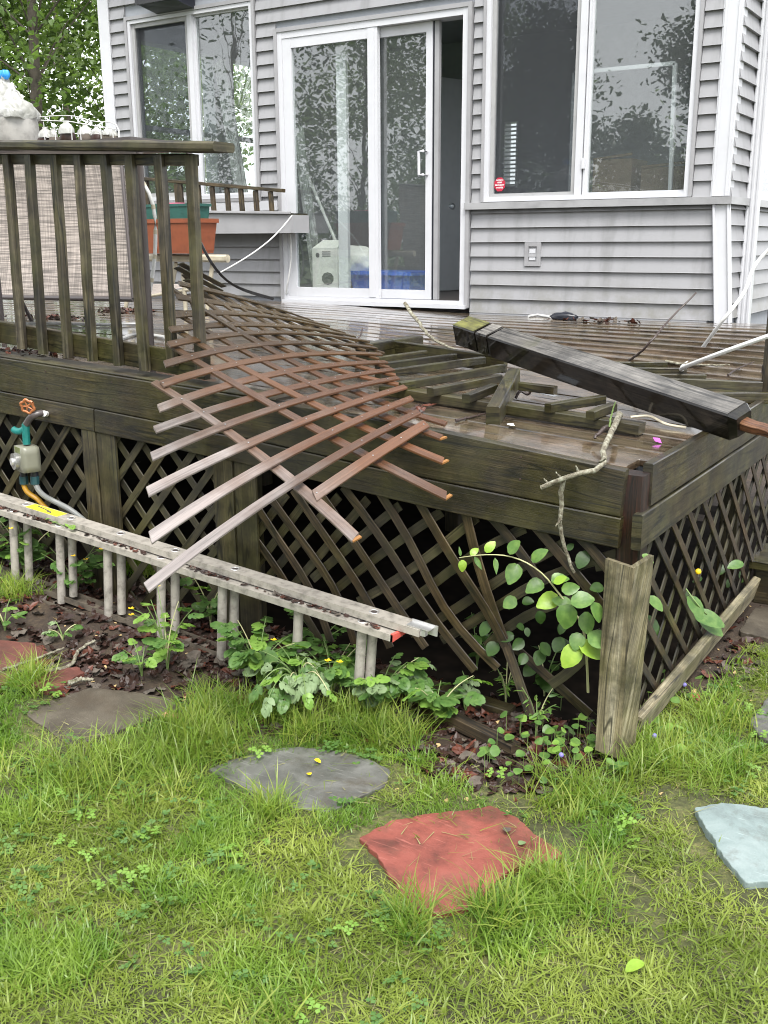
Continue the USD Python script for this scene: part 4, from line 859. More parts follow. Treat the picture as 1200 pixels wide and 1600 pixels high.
part(t, "tread", MB().board((sx0 - .01, sy0 + .16, .215), (sx0 + 1.2, sy0 + .16, .215), .36, .045, ch=.004), "wood_fallen")
part(t, "riser", MB().board((sx0 + .02, sy0 + .03, .10), (sx0 + 1.15, sy0 + .03, .10), .03, .186, ch=.003), "wood_rim"); part(t, "side_board", MB().board((sx0 + .015, sy0 + .05, .10), (sx0 + .015, sy0 + .34, .10), .03, .186, ch=.003), "wood_rim")

# ================================================================== things on the upper deck, left
t = thing("sling_chair", "wide patio seat with beige woven sling back behind the standing railing", "chair")
yc = 4.35
q0, q1, q2, q3 = at(-70, 462, 'y', yc), at(208, 466, 'y', yc), at(188, 238, 'y', yc + .12), at(-70, 236, 'y', yc + .12)
mat("sling_weave", {"tc": ("texture_coordinate", {}), "m1": ("mapping", {"scale": (260, 260, 1)}), "c": ("checker_texture", {"scale": 1.0, "color1": (.42, .37, .33), "color2": (.22, .185, .165)}),
                    "m2": ("mapping", {"scale": (4, 90, 1)}), "n": ("noise_texture", {"scale": 1.0, "detail": 4.0}), "m3": ("mapping", {"scale": (110, 3, 1)}), "n3": ("noise_texture", {"scale": 1.0, "detail": 4.0}),
                    "mr": ("map_range", {"from_min": .38, "from_max": .62, "to_min": .45, "to_max": 1.15, "clamp": True}), "mr3": ("map_range", {"from_min": .38, "from_max": .62, "to_min": .7, "to_max": 1.15, "clamp": True}),
                    "mu": ("math", {"math_type": "multiply"}), "cc": ("combine_color", {}), "x": ("mix", {"mix_type": "multiply", "fac": 1.0}), "p": ("principled_bsdf", {"roughness": .7}), "b": ("bump", {"strength": .3, "distance": .002})},
    [("tc.UV", "m1.vector"), ("m1.vector", "c.vector"), ("tc.UV", "m2.vector"), ("m2.vector", "n.vector"), ("tc.UV", "m3.vector"), ("m3.vector", "n3.vector"), ("n.fac", "mr.value"), ("n3.fac", "mr3.value"), ("mr.result", "mu.value1"), ("mr3.result", "mu.value2"),
     ("mu.value", "cc.r"), ("mu.value", "cc.g"), ("mu.value", "cc.b"), ("c.color", "x.color1"), ("cc.color", "x.color2"), ("x.color", "p.base_color"), ("mu.value", "b.height"), ("b.normal", "p.normal")])
U, V = np.meshgrid(np.linspace(0, 1, 14), np.linspace(0, 1, 8)); 
pp = (1 - V)[..., None] * ((1 - U)[..., None] * q0 + U[..., None] * q1) + V[..., None] * ((1 - U)[..., None] * q3 + U[..., None] * q2)
pp[..., 1] += .05 * np.sin(V * math.pi)
i, j = np.meshgrid(np.arange(7), np.arange(13), indexing="ij"); qd = np.stack([i * 14 + j, i * 14 + j + 1, (i + 1) * 14 + j + 1, (i + 1) * 14 + j], -1).reshape(-1, 4)
ext = np.linalg.norm(q1 - q0); eh = np.linalg.norm(q3 - q0)
part(t, "sling", MB().add(pp.reshape(-1, 3), qd, np.stack([U * ext, V * eh], -1).reshape(-1, 2)), "sling_weave", True)
part(t, "frame", MB().tube([q0 - (0, 0, .005), q1 - (0, 0, .005)], .016, 8), "chair_frame", True); part(t, "frame", MB().tube([q1, q2], .011, 8), "chair_frame", True); part(t, "frame", MB().tube([q2, q3], .014, 8), "chair_frame", True)
for q in (q0, q1 - (.03, 0, 0)):
    part(t, "leg", MB().tube([q + (0, .05, -.01), A([q[0], yc + .1, deck_z(q[0], yc)])], .013, 8), "chair_frame", True); part(t, "leg", MB().tube([q + (0, .5, .0), A([q[0], yc + .6, deck_z(q[0], yc)])], .013, 8), "chair_frame", True)
part(t, "seat", MB().add([q0 + (0, .02, .0), q1 + (0, .02, 0), q1 + (0, .55, .06), q0 + (0, .55, .06)], [[0, 1, 2, 3]]), "sling_weave")
# table behind it with a bag and a wire rack of plant bags
yt = 3.52; zt = at(100, 225, 'y', yt)[2]
t = thing("patio_table", "low patio table hidden behind the woven seat, carrying the bag and the rack", "table")
a, b = at(-110, 225, 'y', yt), at(225, 225, 'y', yt)
part(t, "top", MB().box((a[0], yt - .08, zt - .03), (b[0], yt + .36, zt)), "chair_frame")
for x in (a[0] + .05, b[0] - .012):
    for y in (yt - .02, yt + .3): part(t, "leg", MB().tube([(x, y, deck_z(x, y)), (x, y, zt - .03)], .015, 8), "chair_frame", True)
mat("bag_film", {"g": ("geometry", {}), "n": ("noise_texture", {"scale": 12.0, "detail": 5.0, "distortion": 1.5}), "r": ("rgb_ramp", {"ramp": [(.35, (.27, .27, .24)), (.52, (.46, .46, .43)), (.68, (.62, .62, .62))]}), "b": ("bump", {"strength": .8, "distance": .02}),
                 "p": ("principled_bsdf", {"roughness": .25}), "t": ("translucent_bsdf", {"color": (.5, .5, .47)}), "m": ("mix_closure", {"fac": .35})},
    [("g.position", "n.vector"), ("n.fac", "r.fac"), ("r.color", "p.base_color"), ("n.fac", "b.height"), ("b.normal", "p.normal"), ("p.BSDF", "m.closure1"), ("t.BSDF", "m.closure2")], "m.closure")
plain("bag_sand", (.27, .26, .24), .35, var=.2, scale=14, bump=.5, bscale=30)
plain("tie_blue", (.03, .28, .70), .35)
bag = thing("salt_bag", "clear white plastic bag tied with blue, half full of grey grains, on the table", "bag")
bc = at(22, 212, 'y', yt + .12); bc[2] = zt; k1 = abs(at(62, 200, 'y', yt + .12)[0] - at(22, 200, 'y', yt + .12)[0]) / 1.45; hh = at(20, 112, 'y', yt + .12)[2] - zt
def lathe(profile, n=28, lump=.12, seed=0, fold=.0, sq=.8):
    v = []; f = []
    for r, z in profile:
        for k in range(n):
            u = 2 * math.pi * k / n; w = 1 + lump * (meshkit.noise(A([math.cos(u) * 1.6 + 5, math.sin(u) * 1.6, z * 6 + seed])) - .5) * 2 + fold * math.sin(7 * u + z * 4) * min(1, z * 2.2)
            v.append((r * w * math.cos(u), r * w * math.sin(u) * sq, z))
    for i in range(len(profile) - 1):
        for k in range(n): f.append([i * n + k, i * n + (k + 1) % n, (i + 1) * n + (k + 1) % n, (i + 1) * n + k])
    return A(v), A(f)
v, f = lathe([(.001, .0), (k1 * .95, .004), (k1 * 1.06, hh * .12), (k1 * 1.03, hh * .3), (k1 * .98, hh * .41)], lump=.06); part(bag, "grains", MB().add(v + bc, f), "bag_sand", True)
v, f = lathe([(k1 * .99, hh * .40), (k1 * 1.02, hh * .47), (k1 * .92, hh * .57), (k1 * .66, hh * .67), (k1 * .50, hh * .76), (k1 * .36, hh * .85), (k1 * .22, hh * .90), (k1 * .17, hh * .925), (k1 * .26, hh * .97)], 44, lump=.42, seed=3, fold=.12)
v[:, 0] += -.25 * k1 * np.clip(v[:, 2] / hh - .45, 0, 1) / .5; v += (meshkit.noise(v * 26)[:, None] - .5) * .035; part(bag, "film", MB().add(v + bc, f), "bag_film", True)
v, f = lathe([(k1 * .16, hh * .915), (k1 * .24, hh * .94), (k1 * .30, hh * .975), (k1 * .22, hh * 1.03)], lump=.6, seed=8, fold=.25); v[:, 0] -= .25 * k1; part(bag, "tie", MB().add(v + bc, f), "tie_blue", True)
lbz = MB(); lx0, lx1 = bc[0] - .035, bc[0] + .03; yl = bc[1] - k1 * .85
lbz.add([(lx0, yl, zt + hh * .06), (lx1, yl, zt + hh * .06), (lx1, yl - .0, zt + hh * .33), (lx0, yl, zt + hh * .33)], [[0, 1, 2, 3]]); bl_ = part(bag, "label", lbz, "paper_white")
tm_ = meshkit.text_mesh("50", .035, .001, bold=True); vv = np.array(tm_.vertices); part(bl_, "lettering", MB().add(np.stack([lx1 - .012 - vv[:, 1] * 1.0, yl - .001 - vv[:, 2], zt + hh * .08 + vv[:, 0] * 1.0], 1), np.array(tm_.faces)[:, ::-1]), "print_dark")
rack = thing("wire_rack", "thin white wire rack standing on the table beside the salt bag", "rack")
wa = [at(x, y, 'y', yy) for x, y, yy in ((62, 183, yt + .2), (112, 181, yt + .22), (150, 190, yt + .15), (186, 204, yt + .06), (186, 218, yt + .03))]
part(rack, "wire", MB().tube(smoothpath(wa, 14), .0025, 6), "cable_white", True)
wb = [at(x, y, 'y', yt - .03) for x, y in ((64, 188), (110, 190), (182, 202))]; part(rack, "wire", MB().tube(wb, .0025, 6), "cable_white", True)
for x in (68, 85, 111, 125, 157, 176):
    a = at(x, 190 + (x - 64) * .1, 'y', yt - .03); part(rack, "upright", MB().tube([a, A([a[0], a[1], zt])], .002, 6), "cable_white", True)
for k, (x, w, h, dk) in enumerate(((72, 15, 27, 1), (84, 11, 24, 0), (106, 15, 33, 1), (135, 12, 26, 0), (152, 11, 22, 1), (168, 11, 20, 0), (178, 8, 15, 0))):
    c = at(x, 218, 'y', yt + .05); c[2] = zt; r = w * .0027; hz = h * .0030
    b = thing("plant_bag", ("first small clear bag with a dark root ball beside the salt bag", "second bag in the wire rack, low and pale", "tallest clear bag in the wire rack, with a peaked top", "clear bag right of the tallest one in the rack", "dark rooted bag near the middle right of the rack", "low brown bag near the right end of the rack", "smallest dark bag at the right end of the wire rack")[k], "bag", group="plant bags in the wire rack")
    v, f = lathe([(.001, 0), (r, .003), (r * 1.08, hz * .3), (r * .9, hz * .55)], 16, .25, k); part(b, "root_ball", MB().add(v + c, f), "leaf_litter" if dk else "bark", True)
    v, f = lathe([(r * .98, hz * .5), (r * .9, hz * .72), (r * .62, hz * .9), (r * .3, hz * 1.0), (r * .35, hz * 1.1)], 20, .6, k + 20, .18); part(b, "film", MB().add(v + c, f), "bag_film", True)
# planters on a trestle bench near the house
yb = 5.9
bench = thing("trestle_bench", "old trestle of round cream poles standing in front of the house wall", "bench")
a, b = at(198, 402, 'y', yb), at(356, 404, 'y', yb)
part(bench, "top_pole", MB().sweep([a, b], rect(.05, .055, .014)), "cream_pole")
a2, b2 = at(198, 468, 'y', yb + .03), at(300, 452, 'y', yb + .03); part(bench, "stretcher", MB().tube([a2, b2], .013, 8), "cream_pole", True)
for q0, q1 in (((285, 410), (290, 478)), ((332, 410), (322, 470)), ((275, 410), (262, 478)), ((205, 410), (196, 480))):
    u = at(*q0, 'y', yb + .03); w = at(*q1, 'y', yb + .03); w[2] = deck_z(w[0], yb); part(bench, "leg", MB().tube([u, w], .017, 8), "cream_pole", True)
def tub(parent, name, x0, x1, y0, dy, z0, z1, mt, taper=.88, lip=.03, th=.012):
    cx, wx = (x0 + x1) / 2, (x1 - x0) / 2
    m = MB(); ringz = [(taper, z0), (1.0, z1 - lip), (1.06, z1 - lip), (1.06, z1), (.97, z1), (.9, z0 + .02)]
    vs = []; f = []
    for s, z in ringz: vs += [(cx - wx * s, y0 + dy / 2 - dy / 2 * s, z), (cx + wx * s, y0 + dy / 2 - dy / 2 * s, z), (cx + wx * s, y0 + dy / 2 + dy / 2 * s, z), (cx - wx * s, y0 + dy / 2 + dy / 2 * s, z)]
    for i in range(len(ringz) - 1):
        for k in range(4): f.append([i * 4 + k, i * 4 + (k + 1) % 4, i * 4 + 4 + (k + 1) % 4, i * 4 + 4 + k])
    f += [[3, 2, 1, 0], [20, 21, 22, 23]]
    return part(parent, name, m.add(vs, f), mt)
zpb = at(260, 396, 'y', yb - .05)[2]
pt = thing("window_planter", "rectangular terracotta plastic planter on the trestle bench", "planter")
tub(pt, "trough", at(224, 370, 'y', yb - .1)[0], at(308, 370, 'y', yb - .1)[0], yb - .12, .24, zpb, at(260, 342, 'y', yb - .1)[2], "terracotta")
pt2 = thing("green_tub", "teal green plastic tub with a pink tray sitting in the terracotta planter", "tub")
zg = at(260, 342, 'y', yb - .1)[2] - .02
tub(pt2, "trough", at(227, 330, 'y', yb - .05)[0], at(306, 330, 'y', yb - .05)[0], yb - .08, .18, zg, at(260, 319, 'y', yb - .05)[2], "planter_teal", .95, .02)
a = at(262, 322, 'y', yb)
part(pt2, "tray", MB().box((a[0], yb - .02, a[2] - .02), (a[0] + .12, yb + .06, a[2] + .022)), "pink_plastic")
part(pt2, "rim_clip", MB().tube([at(262, 322, 'y', yb - .07), at(262, 304, 'y', yb - .07)], .003, 6), "twig_dark")
# window box with its little rotten railing
wbx = thing("window_box", "grey shelf box under the left window with a small rotten wooden railing", "window box")
X0, X1 = -7.1, -5.47; 
zt0, zt1 = 2.075, 2.03; YB_ = 6.93
za, zb = at(312, 331, 'y', YB_), at(454, 333, 'y', YB_); zc = at(452, 364, 'y', YB_)
part(wbx, "face_board", slab((X0, YB_, zc[2] - .0), (zb[0], YB_, zc[2]), (zb[0], YB_, zb[2]), (X0, YB_, za[2] + .02), (0, -1, 0), .02), "grey_trim")
part(wbx, "shelf", slab((X0, YB_ - .012, za[2] + .02), (zb[0] + .01, YB_ - .012, zb[2]), (zb[0] + .01, YW - .04, zb[2] + .0), (X0, YW - .04, za[2] + .02), (0, 0, 1), .012), "wood_rim")
part(wbx, "drip_edge", MB().sweep([(X0, YB_ - .016, za[2] + .022), (zb[0] + .01, YB_ - .016, zb[2] + .002)], rect(.02, .02, .003)), "grey_trim")
part(wbx, "end_board", MB().box((zb[0] + .001, YB_ + .002, zc[2]), (zb[0] + .018, YW - .035, zb[2] - .014)), "grey_trim")
u, w = at(222, 279, 'y', YB_ + .04), at(443, 298, 'y', YB_ + .04)
part(wbx, "small_rail", MB().board(u, w, .05, .028, ch=.004), "wood_box")
for x, wd in ((228, .05), (282, .085), (314, .04), (336, .04), (359, .04), (380, .04), (402, .04), (424, .036)):
    f_ = (x - 222) / 221; p = u + (w - u) * f_; zs = (za[2] + .02) + (zb[2] - za[2] - .02) * np.clip((p[0] - X0) / (zb[0] - X0), 0, 1)
    part(wbx, "small_post", MB().board((p[0] + .01, p[1], zs + .002), (p[0], p[1], p[2] - .015), wd, .03, up=(0, -1, 0)), "wood_box")

# ---------------------------------------------------------------- cables, rope light, twigs
def cable(name, pts, r, mt, label, cat, k=7, n=26): return single(name, MB().tube(smoothpath(pts, n), r, k), mt, label, cat, smooth=True)
D = on_deck
cable("white_cable", [at(1215, 378, 'y', 6.6), at(1196, 395, 'y', 6.6), at(1165, 452, 'y', 6.2), at(1130, 500, 'y', 5.9), D(1100, 540, .01), D(1066, 573, .012)], .011, "cable_white", "white cable rising from the deck past the downspout", "cable")
cable("white_cable", [D(1070, 577, .02), at(1130, 550, 'y', 4.9), at(1215, 520, 'y', 4.9)], .011, "cable_white", "straight white cable leading off to the right above the wet boards", "cable")
cable("white_cable", [at(456, 337, 'y', 6.88), at(425, 372, 'y', 6.6), at(385, 402, 'y', 6.35), at(340, 428, 'y', 6.1)], .006, "cable_white", "thin white cord stretched from the window box down towards the bench", "cable")
cable("white_cable", [at(453, 366, 'y', 7.13), at(455, 400, 'y', 7.1), at(450, 440, 'y', 7.1), D(451, 462, .01)], .007, "cable_white", "white cable hanging beside the left door jamb", "cable")
cable("white_cable", [D(985, 652, .012), D(1010, 650, .02), D(1042, 663, .015), D(1072, 668, .012)], .006, "cream_pole", "short pale tube under the black post near the deck corner", "cable")
rl = smoothpath([at(x, y, 'y', 4.0) for x, y in ((217, 248), (219, 275), (232, 300), (241, 330), (243, 370), (241, 410), (236, 445), (231, 470))] + [D(225, 500, .01)], 44)
rope = thing("rope_light", "clear segmented rope light hanging down behind the railing", "rope light")
part(rope, "tube", MB().tube(rl, .0095, 8), "cable_white", True)
for k in range(2, 42, 2): part(rope, "band", MB().tube([rl[k], rl[k] + (rl[k + 1] - rl[k]) * .35], .0104, 8), "cream_pole", True)
for pts, lab in (([(0, 506), (60, 505), (150, 507), (214, 506)], "pale cord lying on the deck behind the railing balusters"), ([(120, 528), (170, 533), (215, 522), (258, 527)], "twisted white cord on the deck near the end of the railing")):
    cable("white_cable", [D(x, y, .012) for x, y in pts], .010, "cable_white", lab, "cable")
def stick(pts, r, taper=.4): 
    p = smoothpath(pts, 22); p = p + rng.normal(0, r * .18, p.shape); return MB().sweep(p, ring(r, 7), free_up(p), scale=np.linspace(1, taper, 22))
mat("lichen_bark", {"g": ("geometry", {}), "n": ("noise_texture", {"scale": 55.0, "detail": 7.0, "roughness": .7}), "r": ("rgb_ramp", {"ramp": [(.36, (.05, .04, .025)), (.5, (.15, .135, .095)), (.64, (.30, .30, .235))]}), "b": ("bump", {"strength": .9, "distance": .004}), "p": ("principled_bsdf", {"roughness": .8})},
    [("g.position", "n.vector"), ("n.fac", "r.fac"), ("r.color", "p.base_color"), ("n.fac", "b.height"), ("b.normal", "p.normal")])
br = thing("lichen_branch", "pale lichen covered branch hooked over the deck edge at the corner", "branch")
yq = 3.20
b1 = [D(968, 648, .05), D(948, 690, .06), at(943, 705, 'y', yq + .12), at(937, 728, 'y', yq), at(905, 741, 'y', yq - .05), at(878, 748, 'y', yq - .06), at(847, 763, 'y', yq - .07)]
part(br, "limb", stick(b1, .0135, .6), "lichen_bark", True)
part(br, "side_limb", stick([at(880, 747, 'y', yq - .05), at(876, 790, 'y', yq - .03), at(877, 830, 'y', yq - .02), at(884, 862, 'y', yq), at(897, 895, 'y', yq + .02)], .0095, .55), "lichen_bark", True)
part(br, "side_limb", stick([D(950, 668, .06), D(938, 675, .05), D(928, 684, .03)], .010, .6), "twig_dark", True)
for q0, q1 in (((878, 748), (868, 738)), ((905, 741), (900, 728)), ((877, 812), (868, 822)), ((937, 722), (948, 716)), ((858, 757), (850, 748))):
    part(br, "twig", stick([at(*q0, 'y', yq - .04), at(*q1, 'y', yq - .06)], .005, .4), "lichen_bark", True)
part(br, "green_shoot", stick([D(952, 668, .07), at(955, 650, 'y', 3.6), at(962, 628, 'y', 3.6)], .004, .5), "stem_green", True)
for lab, pts, r in (("dark bare twig leaning up from the deck in front of the siding", [D(984, 562, .01), at(1020, 530, 'y', 5.2), at(1055, 490, 'y', 5.4), at(1087, 458, 'y', 5.5)], .008),
                    ("greenish twig lying on the wet deck behind the black post", [at(632, 474, 'y', 5.9), D(660, 512, .06), D(690, 537, .03), D(722, 550, .02)], .013),
                    ("short dark twig on the wet boards near the right deck post", [D(1138, 586, .01), D(1155, 575, .02), D(1178, 566, .03)], .006),
                    ("knobbly twig lying along the deck beside the white cables", [D(1040, 565, .01), D(1075, 569, .012), D(1140, 570, .01)], .008),
                    ("small sprig standing at the top edge of the broken lattice", [D(556, 535, .02), D(562, 526, .05), at(566, 512, 'y', 5.2)], .006),
                    ("thin stick on the deck edge in front of the fallen rail", [D(712, 657, .008), D(735, 652, .008), D(758, 646, .01)], .006)):
    single("twig", stick(pts, r, .5), "lichen_bark" if "greenish" in lab or "knobbly" in lab else "twig_dark", lab, "twig", smooth=True)
for lab, pts, r in (("forked lichen twig on the dark soil beside the red stone", [(4, 1046), (40, 1035), (75, 1022), (100, 1012)], .007), ("pale lichen stick lying over the broken red stone", [(30, 1050), (75, 1048), (108, 1040), (122, 1018), (148, 1001)], .010), ("lichen twig at the upper edge of the brown slate", [(108, 1068), (125, 1062), (146, 1062)], .011)):
    single("twig", stick([on_ground(x, y, .03) for x, y in pts], r, .6), "lichen_bark", lab, "twig", smooth=True)
t = thing("metal_bracket", "grey metal bracket and toothed strip among the fallen rails", "bracket")
part(t, "strip", MB().board(D(832, 611, .02), D(868, 619, .02), .03, .003), "metal_bracket"); part(t, "arm", MB().tube(smoothpath([D(806, 622, .01), D(815, 611, .04), D(826, 616, .03), D(832, 606, .06), D(838, 610, .05)], 12), .007, 6), "twig_dark", True)
def bit(name, p, n, s, mt, lab, cat):
    t_ = nrm(np.cross(n, (.3, .9, .1))); b_ = np.cross(n, t_)
    v = [p + t_ * s, p + b_ * s * .6 + A(n) * s * .2, p - t_ * s, p - b_ * s * .6 + A(n) * s * .15]
    return single(name, MB().add(v, [[0, 1, 2], [0, 2, 3]]), mt, lab, cat)
bit("paper_scrap", D(798, 664, .012), A([0, -.2, 1]), .022, "paper_white", "small white scrap of paper on the deck edge", "paper")
bit("petal", D(1027, 688, .012), A([.2, -.5, .8]), .022, "petal_purple", "purple petal on the deck near the rotten corner", "petal")
sk = thing("smoke_detector", "black object with white cord lying on the deck against the house wall", "fitting")
c = D(882, 495, .02); ic = trimesh.creation.icosphere(2, 1.0); vv = np.array(ic.vertices) * [.10, .05, .035] * (1 + .3 * (meshkit.noise(np.array(ic.vertices) * 3)[:, None] - .5))
part(sk, "body", MB().add(vv + c, np.array(ic.faces)), "dark_plastic", True); part(sk, "cord", MB().tube([D(860, 495, .01), D(840, 492, .012), D(826, 494, .01)], .009, 7), "cable_white", True)

# ---------------------------------------------------------------- tap, timer and hoses
YT = YF - .10
tap = thing("garden_tap", "brass tap with orange wheel handle and white pipe end on the deck rim", "tap")
part(tap, "pipe", MB().tube([at(74, 647, 'y', YF + .02), at(68, 646, 'y', YT + .03)], .014, 10), "paper_white", True)
part(tap, "spout", MB().tube(smoothpath([at(66, 645, 'y', YT + .03), at(55, 648, 'y', YT), at(46, 655, 'y', YT), at(41, 663, 'y', YT)], 10), .0165, 10), "chair_frame", True)
part(tap, "stem", MB().tube([at(52, 650, 'y', YT), at(45, 638, 'y', YT - .02)], .008, 8), "chair_frame", True)
hc = at(43, 635, 'y', YT - .025); ha, hb = nrm(A([.75, .2, .55])), nrm(A([-.45, -.35, .6]))
hb = nrm(hb - ha * (ha @ hb))
part(tap, "wheel", MB().sweep([hc + (ha * math.cos(u) + hb * math.sin(u)) * (.031 + .0035 * math.cos(6 * u)) for u in np.linspace(0, 2 * math.pi, 31)], ring(.0065, 7), up=np.cross(ha, hb), caps=False), "brass_orange", True)
for u in np.arange(5) * 2 * math.pi / 5: part(tap, "spoke", MB().tube([hc, hc + (ha * math.cos(u) + hb * math.sin(u)) * .03], .0045, 6), "brass_orange", True)
tm = thing("water_timer", "grey and teal garden water timer hanging from the tap", "timer")
part(tm, "connector", MB().tube(smoothpath([at(41, 662, 'y', YT), at(36, 672, 'y', YT), at(24, 673, 'y', YT - .01), at(21, 671, 'y', YT - .01)], 8), .0165, 10), "timer_teal", True)
part(tm, "connector", MB().tube([at(40, 663, 'y', YT), at(41, 682, 'y', YT), at(42, 694, 'y', YT)], .018, 10), "timer_teal", True)
tc_ = at(43, 716, 'y', YT); bx = trimesh.creation.box((.125, .085, .125)).subdivide().subdivide(); bv = np.array(bx.vertices)
bv = bv * (1 - .10 * (np.abs(bv[:, [1, 2, 0]] / A([.0425, .0625, .0625])) ** 4) * .6)
ca, sa = math.cos(-.35), math.sin(-.35); rot = lambda v: np.stack([v[:, 0] * ca - v[:, 1] * sa, v[:, 0] * sa + v[:, 1] * ca, v[:, 2]], 1) + tc_
part(tm, "body", MB().add(rot(bv), np.array(bx.faces)), "timer_body", True)
cy = lambda c, r, h: trimesh.creation.cylinder(r, h, sections=24).apply_transform(trimesh.transformations.rotation_matrix(math.pi / 2, [1, 0, 0])).apply_translation(c)
d_ = cy((-.022, -.052, -.012), .040, .022); part(tm, "dial", MB().add(rot(np.array(d_.vertices)), np.array(d_.faces)), "timer_dial")
d_ = cy((-.022, -.066, -.012), .018, .014); part(tm, "knob", MB().add(rot(np.array(d_.vertices)), np.array(d_.faces)), "aluminium_bare")
d_ = trimesh.creation.box((.07, .004, .028)).apply_translation((-.01, -.041, .044)); part(tm, "screen", MB().add(rot(np.array(d_.vertices)), np.array(d_.faces)), "timer_screen")
for x in (37, 54):
    part(tm, "outlet", MB().tube([at(x, 733, 'y', YT), at(x, 744, 'y', YT)], .018, 10), "dark_plastic", True); part(tm, "coupling", MB().tube([at(x, 744, 'y', YT), at(x + 1, 756, 'y', YT)], .021, 10), "timer_teal_dark", True)
yh = 3.19
cable("garden_hose", [at(37, 755, 'y', YT), at(42, 768, 'y', YT), at(56, 778, 'y', yh), at(68, 790, 'y', yh), at(95, 812, 'y', yh), at(150, 850, 'y', yh)], .013, "hose_yellow", "yellow hose hanging from the water timer behind the ladder", "hose", 10)
hs = thing("garden_hose", "ribbed grey hose hanging from the water timer behind the ladder", "hose")
hp = smoothpath([at(55, 755, 'y', YT), at(62, 768, 'y', YT), at(82, 782, 'y', yh), at(112, 798, 'y', yh), at(150, 830, 'y', yh + .02)], 120)
part(hs, "tube", MB().sweep(hp, ring(.0125, 10), free_up(hp), scale=1 + .10 * (np.arange(120) % 2)), "hose_grey", False)

# ================================================================== stepping stones
def stone_mat(name, dark, mid, light, rough, scale=7.0, scr=True):
    n = {"g": ("geometry", {}), "n": ("noise_texture", {"scale": scale, "detail": 8.0, "roughness": .65, "distortion": .4}), "r": ("rgb_ramp", {"ramp": [(.3, dark), (.5, mid), (.68, light)]}),
         "m": ("mapping", {"rotation": (0, 0, .7), "scale": (14, 150, 40)}), "n2": ("noise_texture", {"scale": 1.0, "detail": 3.0}), "r2": ("map_range", {"from_min": .62, "from_max": .72, "to_min": 0, "to_max": .5, "clamp": True}),
         "x": ("mix", {"color2": tuple(np.minimum(A(light) * 1.35 + .02, .8))}), "dn": ("noise_texture", {"scale": 5.5, "detail": 9.0, "roughness": .72}), "dr": ("map_range", {"from_min": .52, "from_max": .66, "to_min": 0, "to_max": .5, "clamp": True}), "dx": ("mix", {"color2": (.05, .036, .022)}), "n3": ("noise_texture", {"scale": 160.0, "detail": 3.0}), "hm": ("mix_float", {"fac": .45}), "b": ("bump", {"strength": .55, "distance": .006}),
         "p": ("principled_bsdf", {"roughness": rough})}
    l = [("g.position", "n.vector"), ("n.fac", "r.fac"), ("g.position", "m.vector"), ("m.vector", "n2.vector"), ("n2.fac", "r2.value"), ("r2.result", "x.fac"), ("r.color", "x.color1"), ("g.position", "dn.vector"), ("dn.fac", "dr.value"), ("dr.result", "dx.fac"), ("x.color", "dx.color1"), ("dx.color", "p.base_color"),
         ("g.position", "n3.vector"), ("n.fac", "hm.a"), ("n3.fac", "hm.b"), ("hm.result", "b.height"), ("b.normal", "p.normal")]
    mat(name, n, l)
stone_mat("stone_red", (.085, .025, .018), (.185, .050, .036), (.23, .070, .052), .55)
stone_mat("stone_dull_red", (.045, .018, .013), (.10, .034, .025), (.16, .055, .042), .5)
stone_mat("stone_slate", (.055, .055, .05), (.10, .10, .092), (.155, .155, .145), .42)
stone_mat("stone_brown", (.030, .024, .017), (.060, .050, .036), (.10, .086, .064), .5, 5)
stone_mat("stone_blue", (.10, .125, .122), (.155, .20, .195), (.20, .245, .24), .6)
STONES = []
def stone(px, mt, label, lift=.012, th=.05, n=150, tilt=(0, 0)):
    pts = A([on_ground(x, y, lift) for x, y in px]); ctr_ = pts.mean(0)
    co_, *_ = np.linalg.lstsq(np.c_[pts[:, :2] - ctr_[:2], np.ones(len(pts))], pts[:, 2], rcond=None)
    inn = np.vstack([ctr_[:2] + (pts[:, :2] - ctr_[:2]) * s_ for s_ in (0, .3, .6, .85)]); gap = ground_z(inn[:, 0], inn[:, 1]) + .009 - ((inn - ctr_[:2]) @ co_[:2] + co_[2])
    zc = float(co_[2] + max(0, gap.max())); tilt = tuple(co_[:2])
    poly = sg.Polygon(pts[:, :2]).buffer(.012).buffer(-.024).buffer(.012); STONES.append(poly)
    ring_ = []; L = poly.exterior.length
    for k in range(n):
        p = poly.exterior.interpolate(k / n * L); ring_.append((p.x, p.y))
    ring_ = A(ring_); d = ring_ - ctr_[:2]
    nz = meshkit.noise(np.c_[ring_ * 14, ring_[:, 0] * 0 + zc * 9])[:, None] - .5; nz2 = meshkit.noise(np.c_[ring_ * 60, ring_[:, 0] * 0])[:, None] - .5
    ring_ = ring_ + nrm(d) * (nz * .014 + nz2 * .010); d = ring_ - ctr_[:2]
    v = []; f = []
    prof = [(.0, 0), (.35, 0), (.65, 0), (.86, 0), (.985, 0), (.996, -.002), (1.0, -.006), (.99, -.02), (.98, -th)]
    v.append([(*ctr_[:2], zc)])
    for s, dz in prof[1:]:
        xy = ctr_[:2] + d * s; z = zc + dz + .003 * (meshkit.noise(np.c_[xy * 9, xy[:, :1] * 0 + 4]) - .5) + .004 * (meshkit.noise(np.c_[xy * 3, xy[:, :1] * 0 + 2]) - .5) + (xy - ctr_[:2]) @ A(tilt)
        v.append(np.c_[xy, z])
    v = np.vstack(v); idx = lambda r, k: 1 + (r - 1) * n + k % n
    tri = [[0, idx(1, k), idx(1, k + 1)] for k in range(n)]
    for r in range(1, len(prof) - 1):
        for k in range(n): tri += [[idx(r, k), idx(r + 1, k), idx(r + 1, k + 1)], [idx(r, k), idx(r + 1, k + 1), idx(r, k + 1)]]
    return single("stepping_stone", MB().add(v, tri), mt, label, "stone", "stepping stones round the deck", smooth=True)
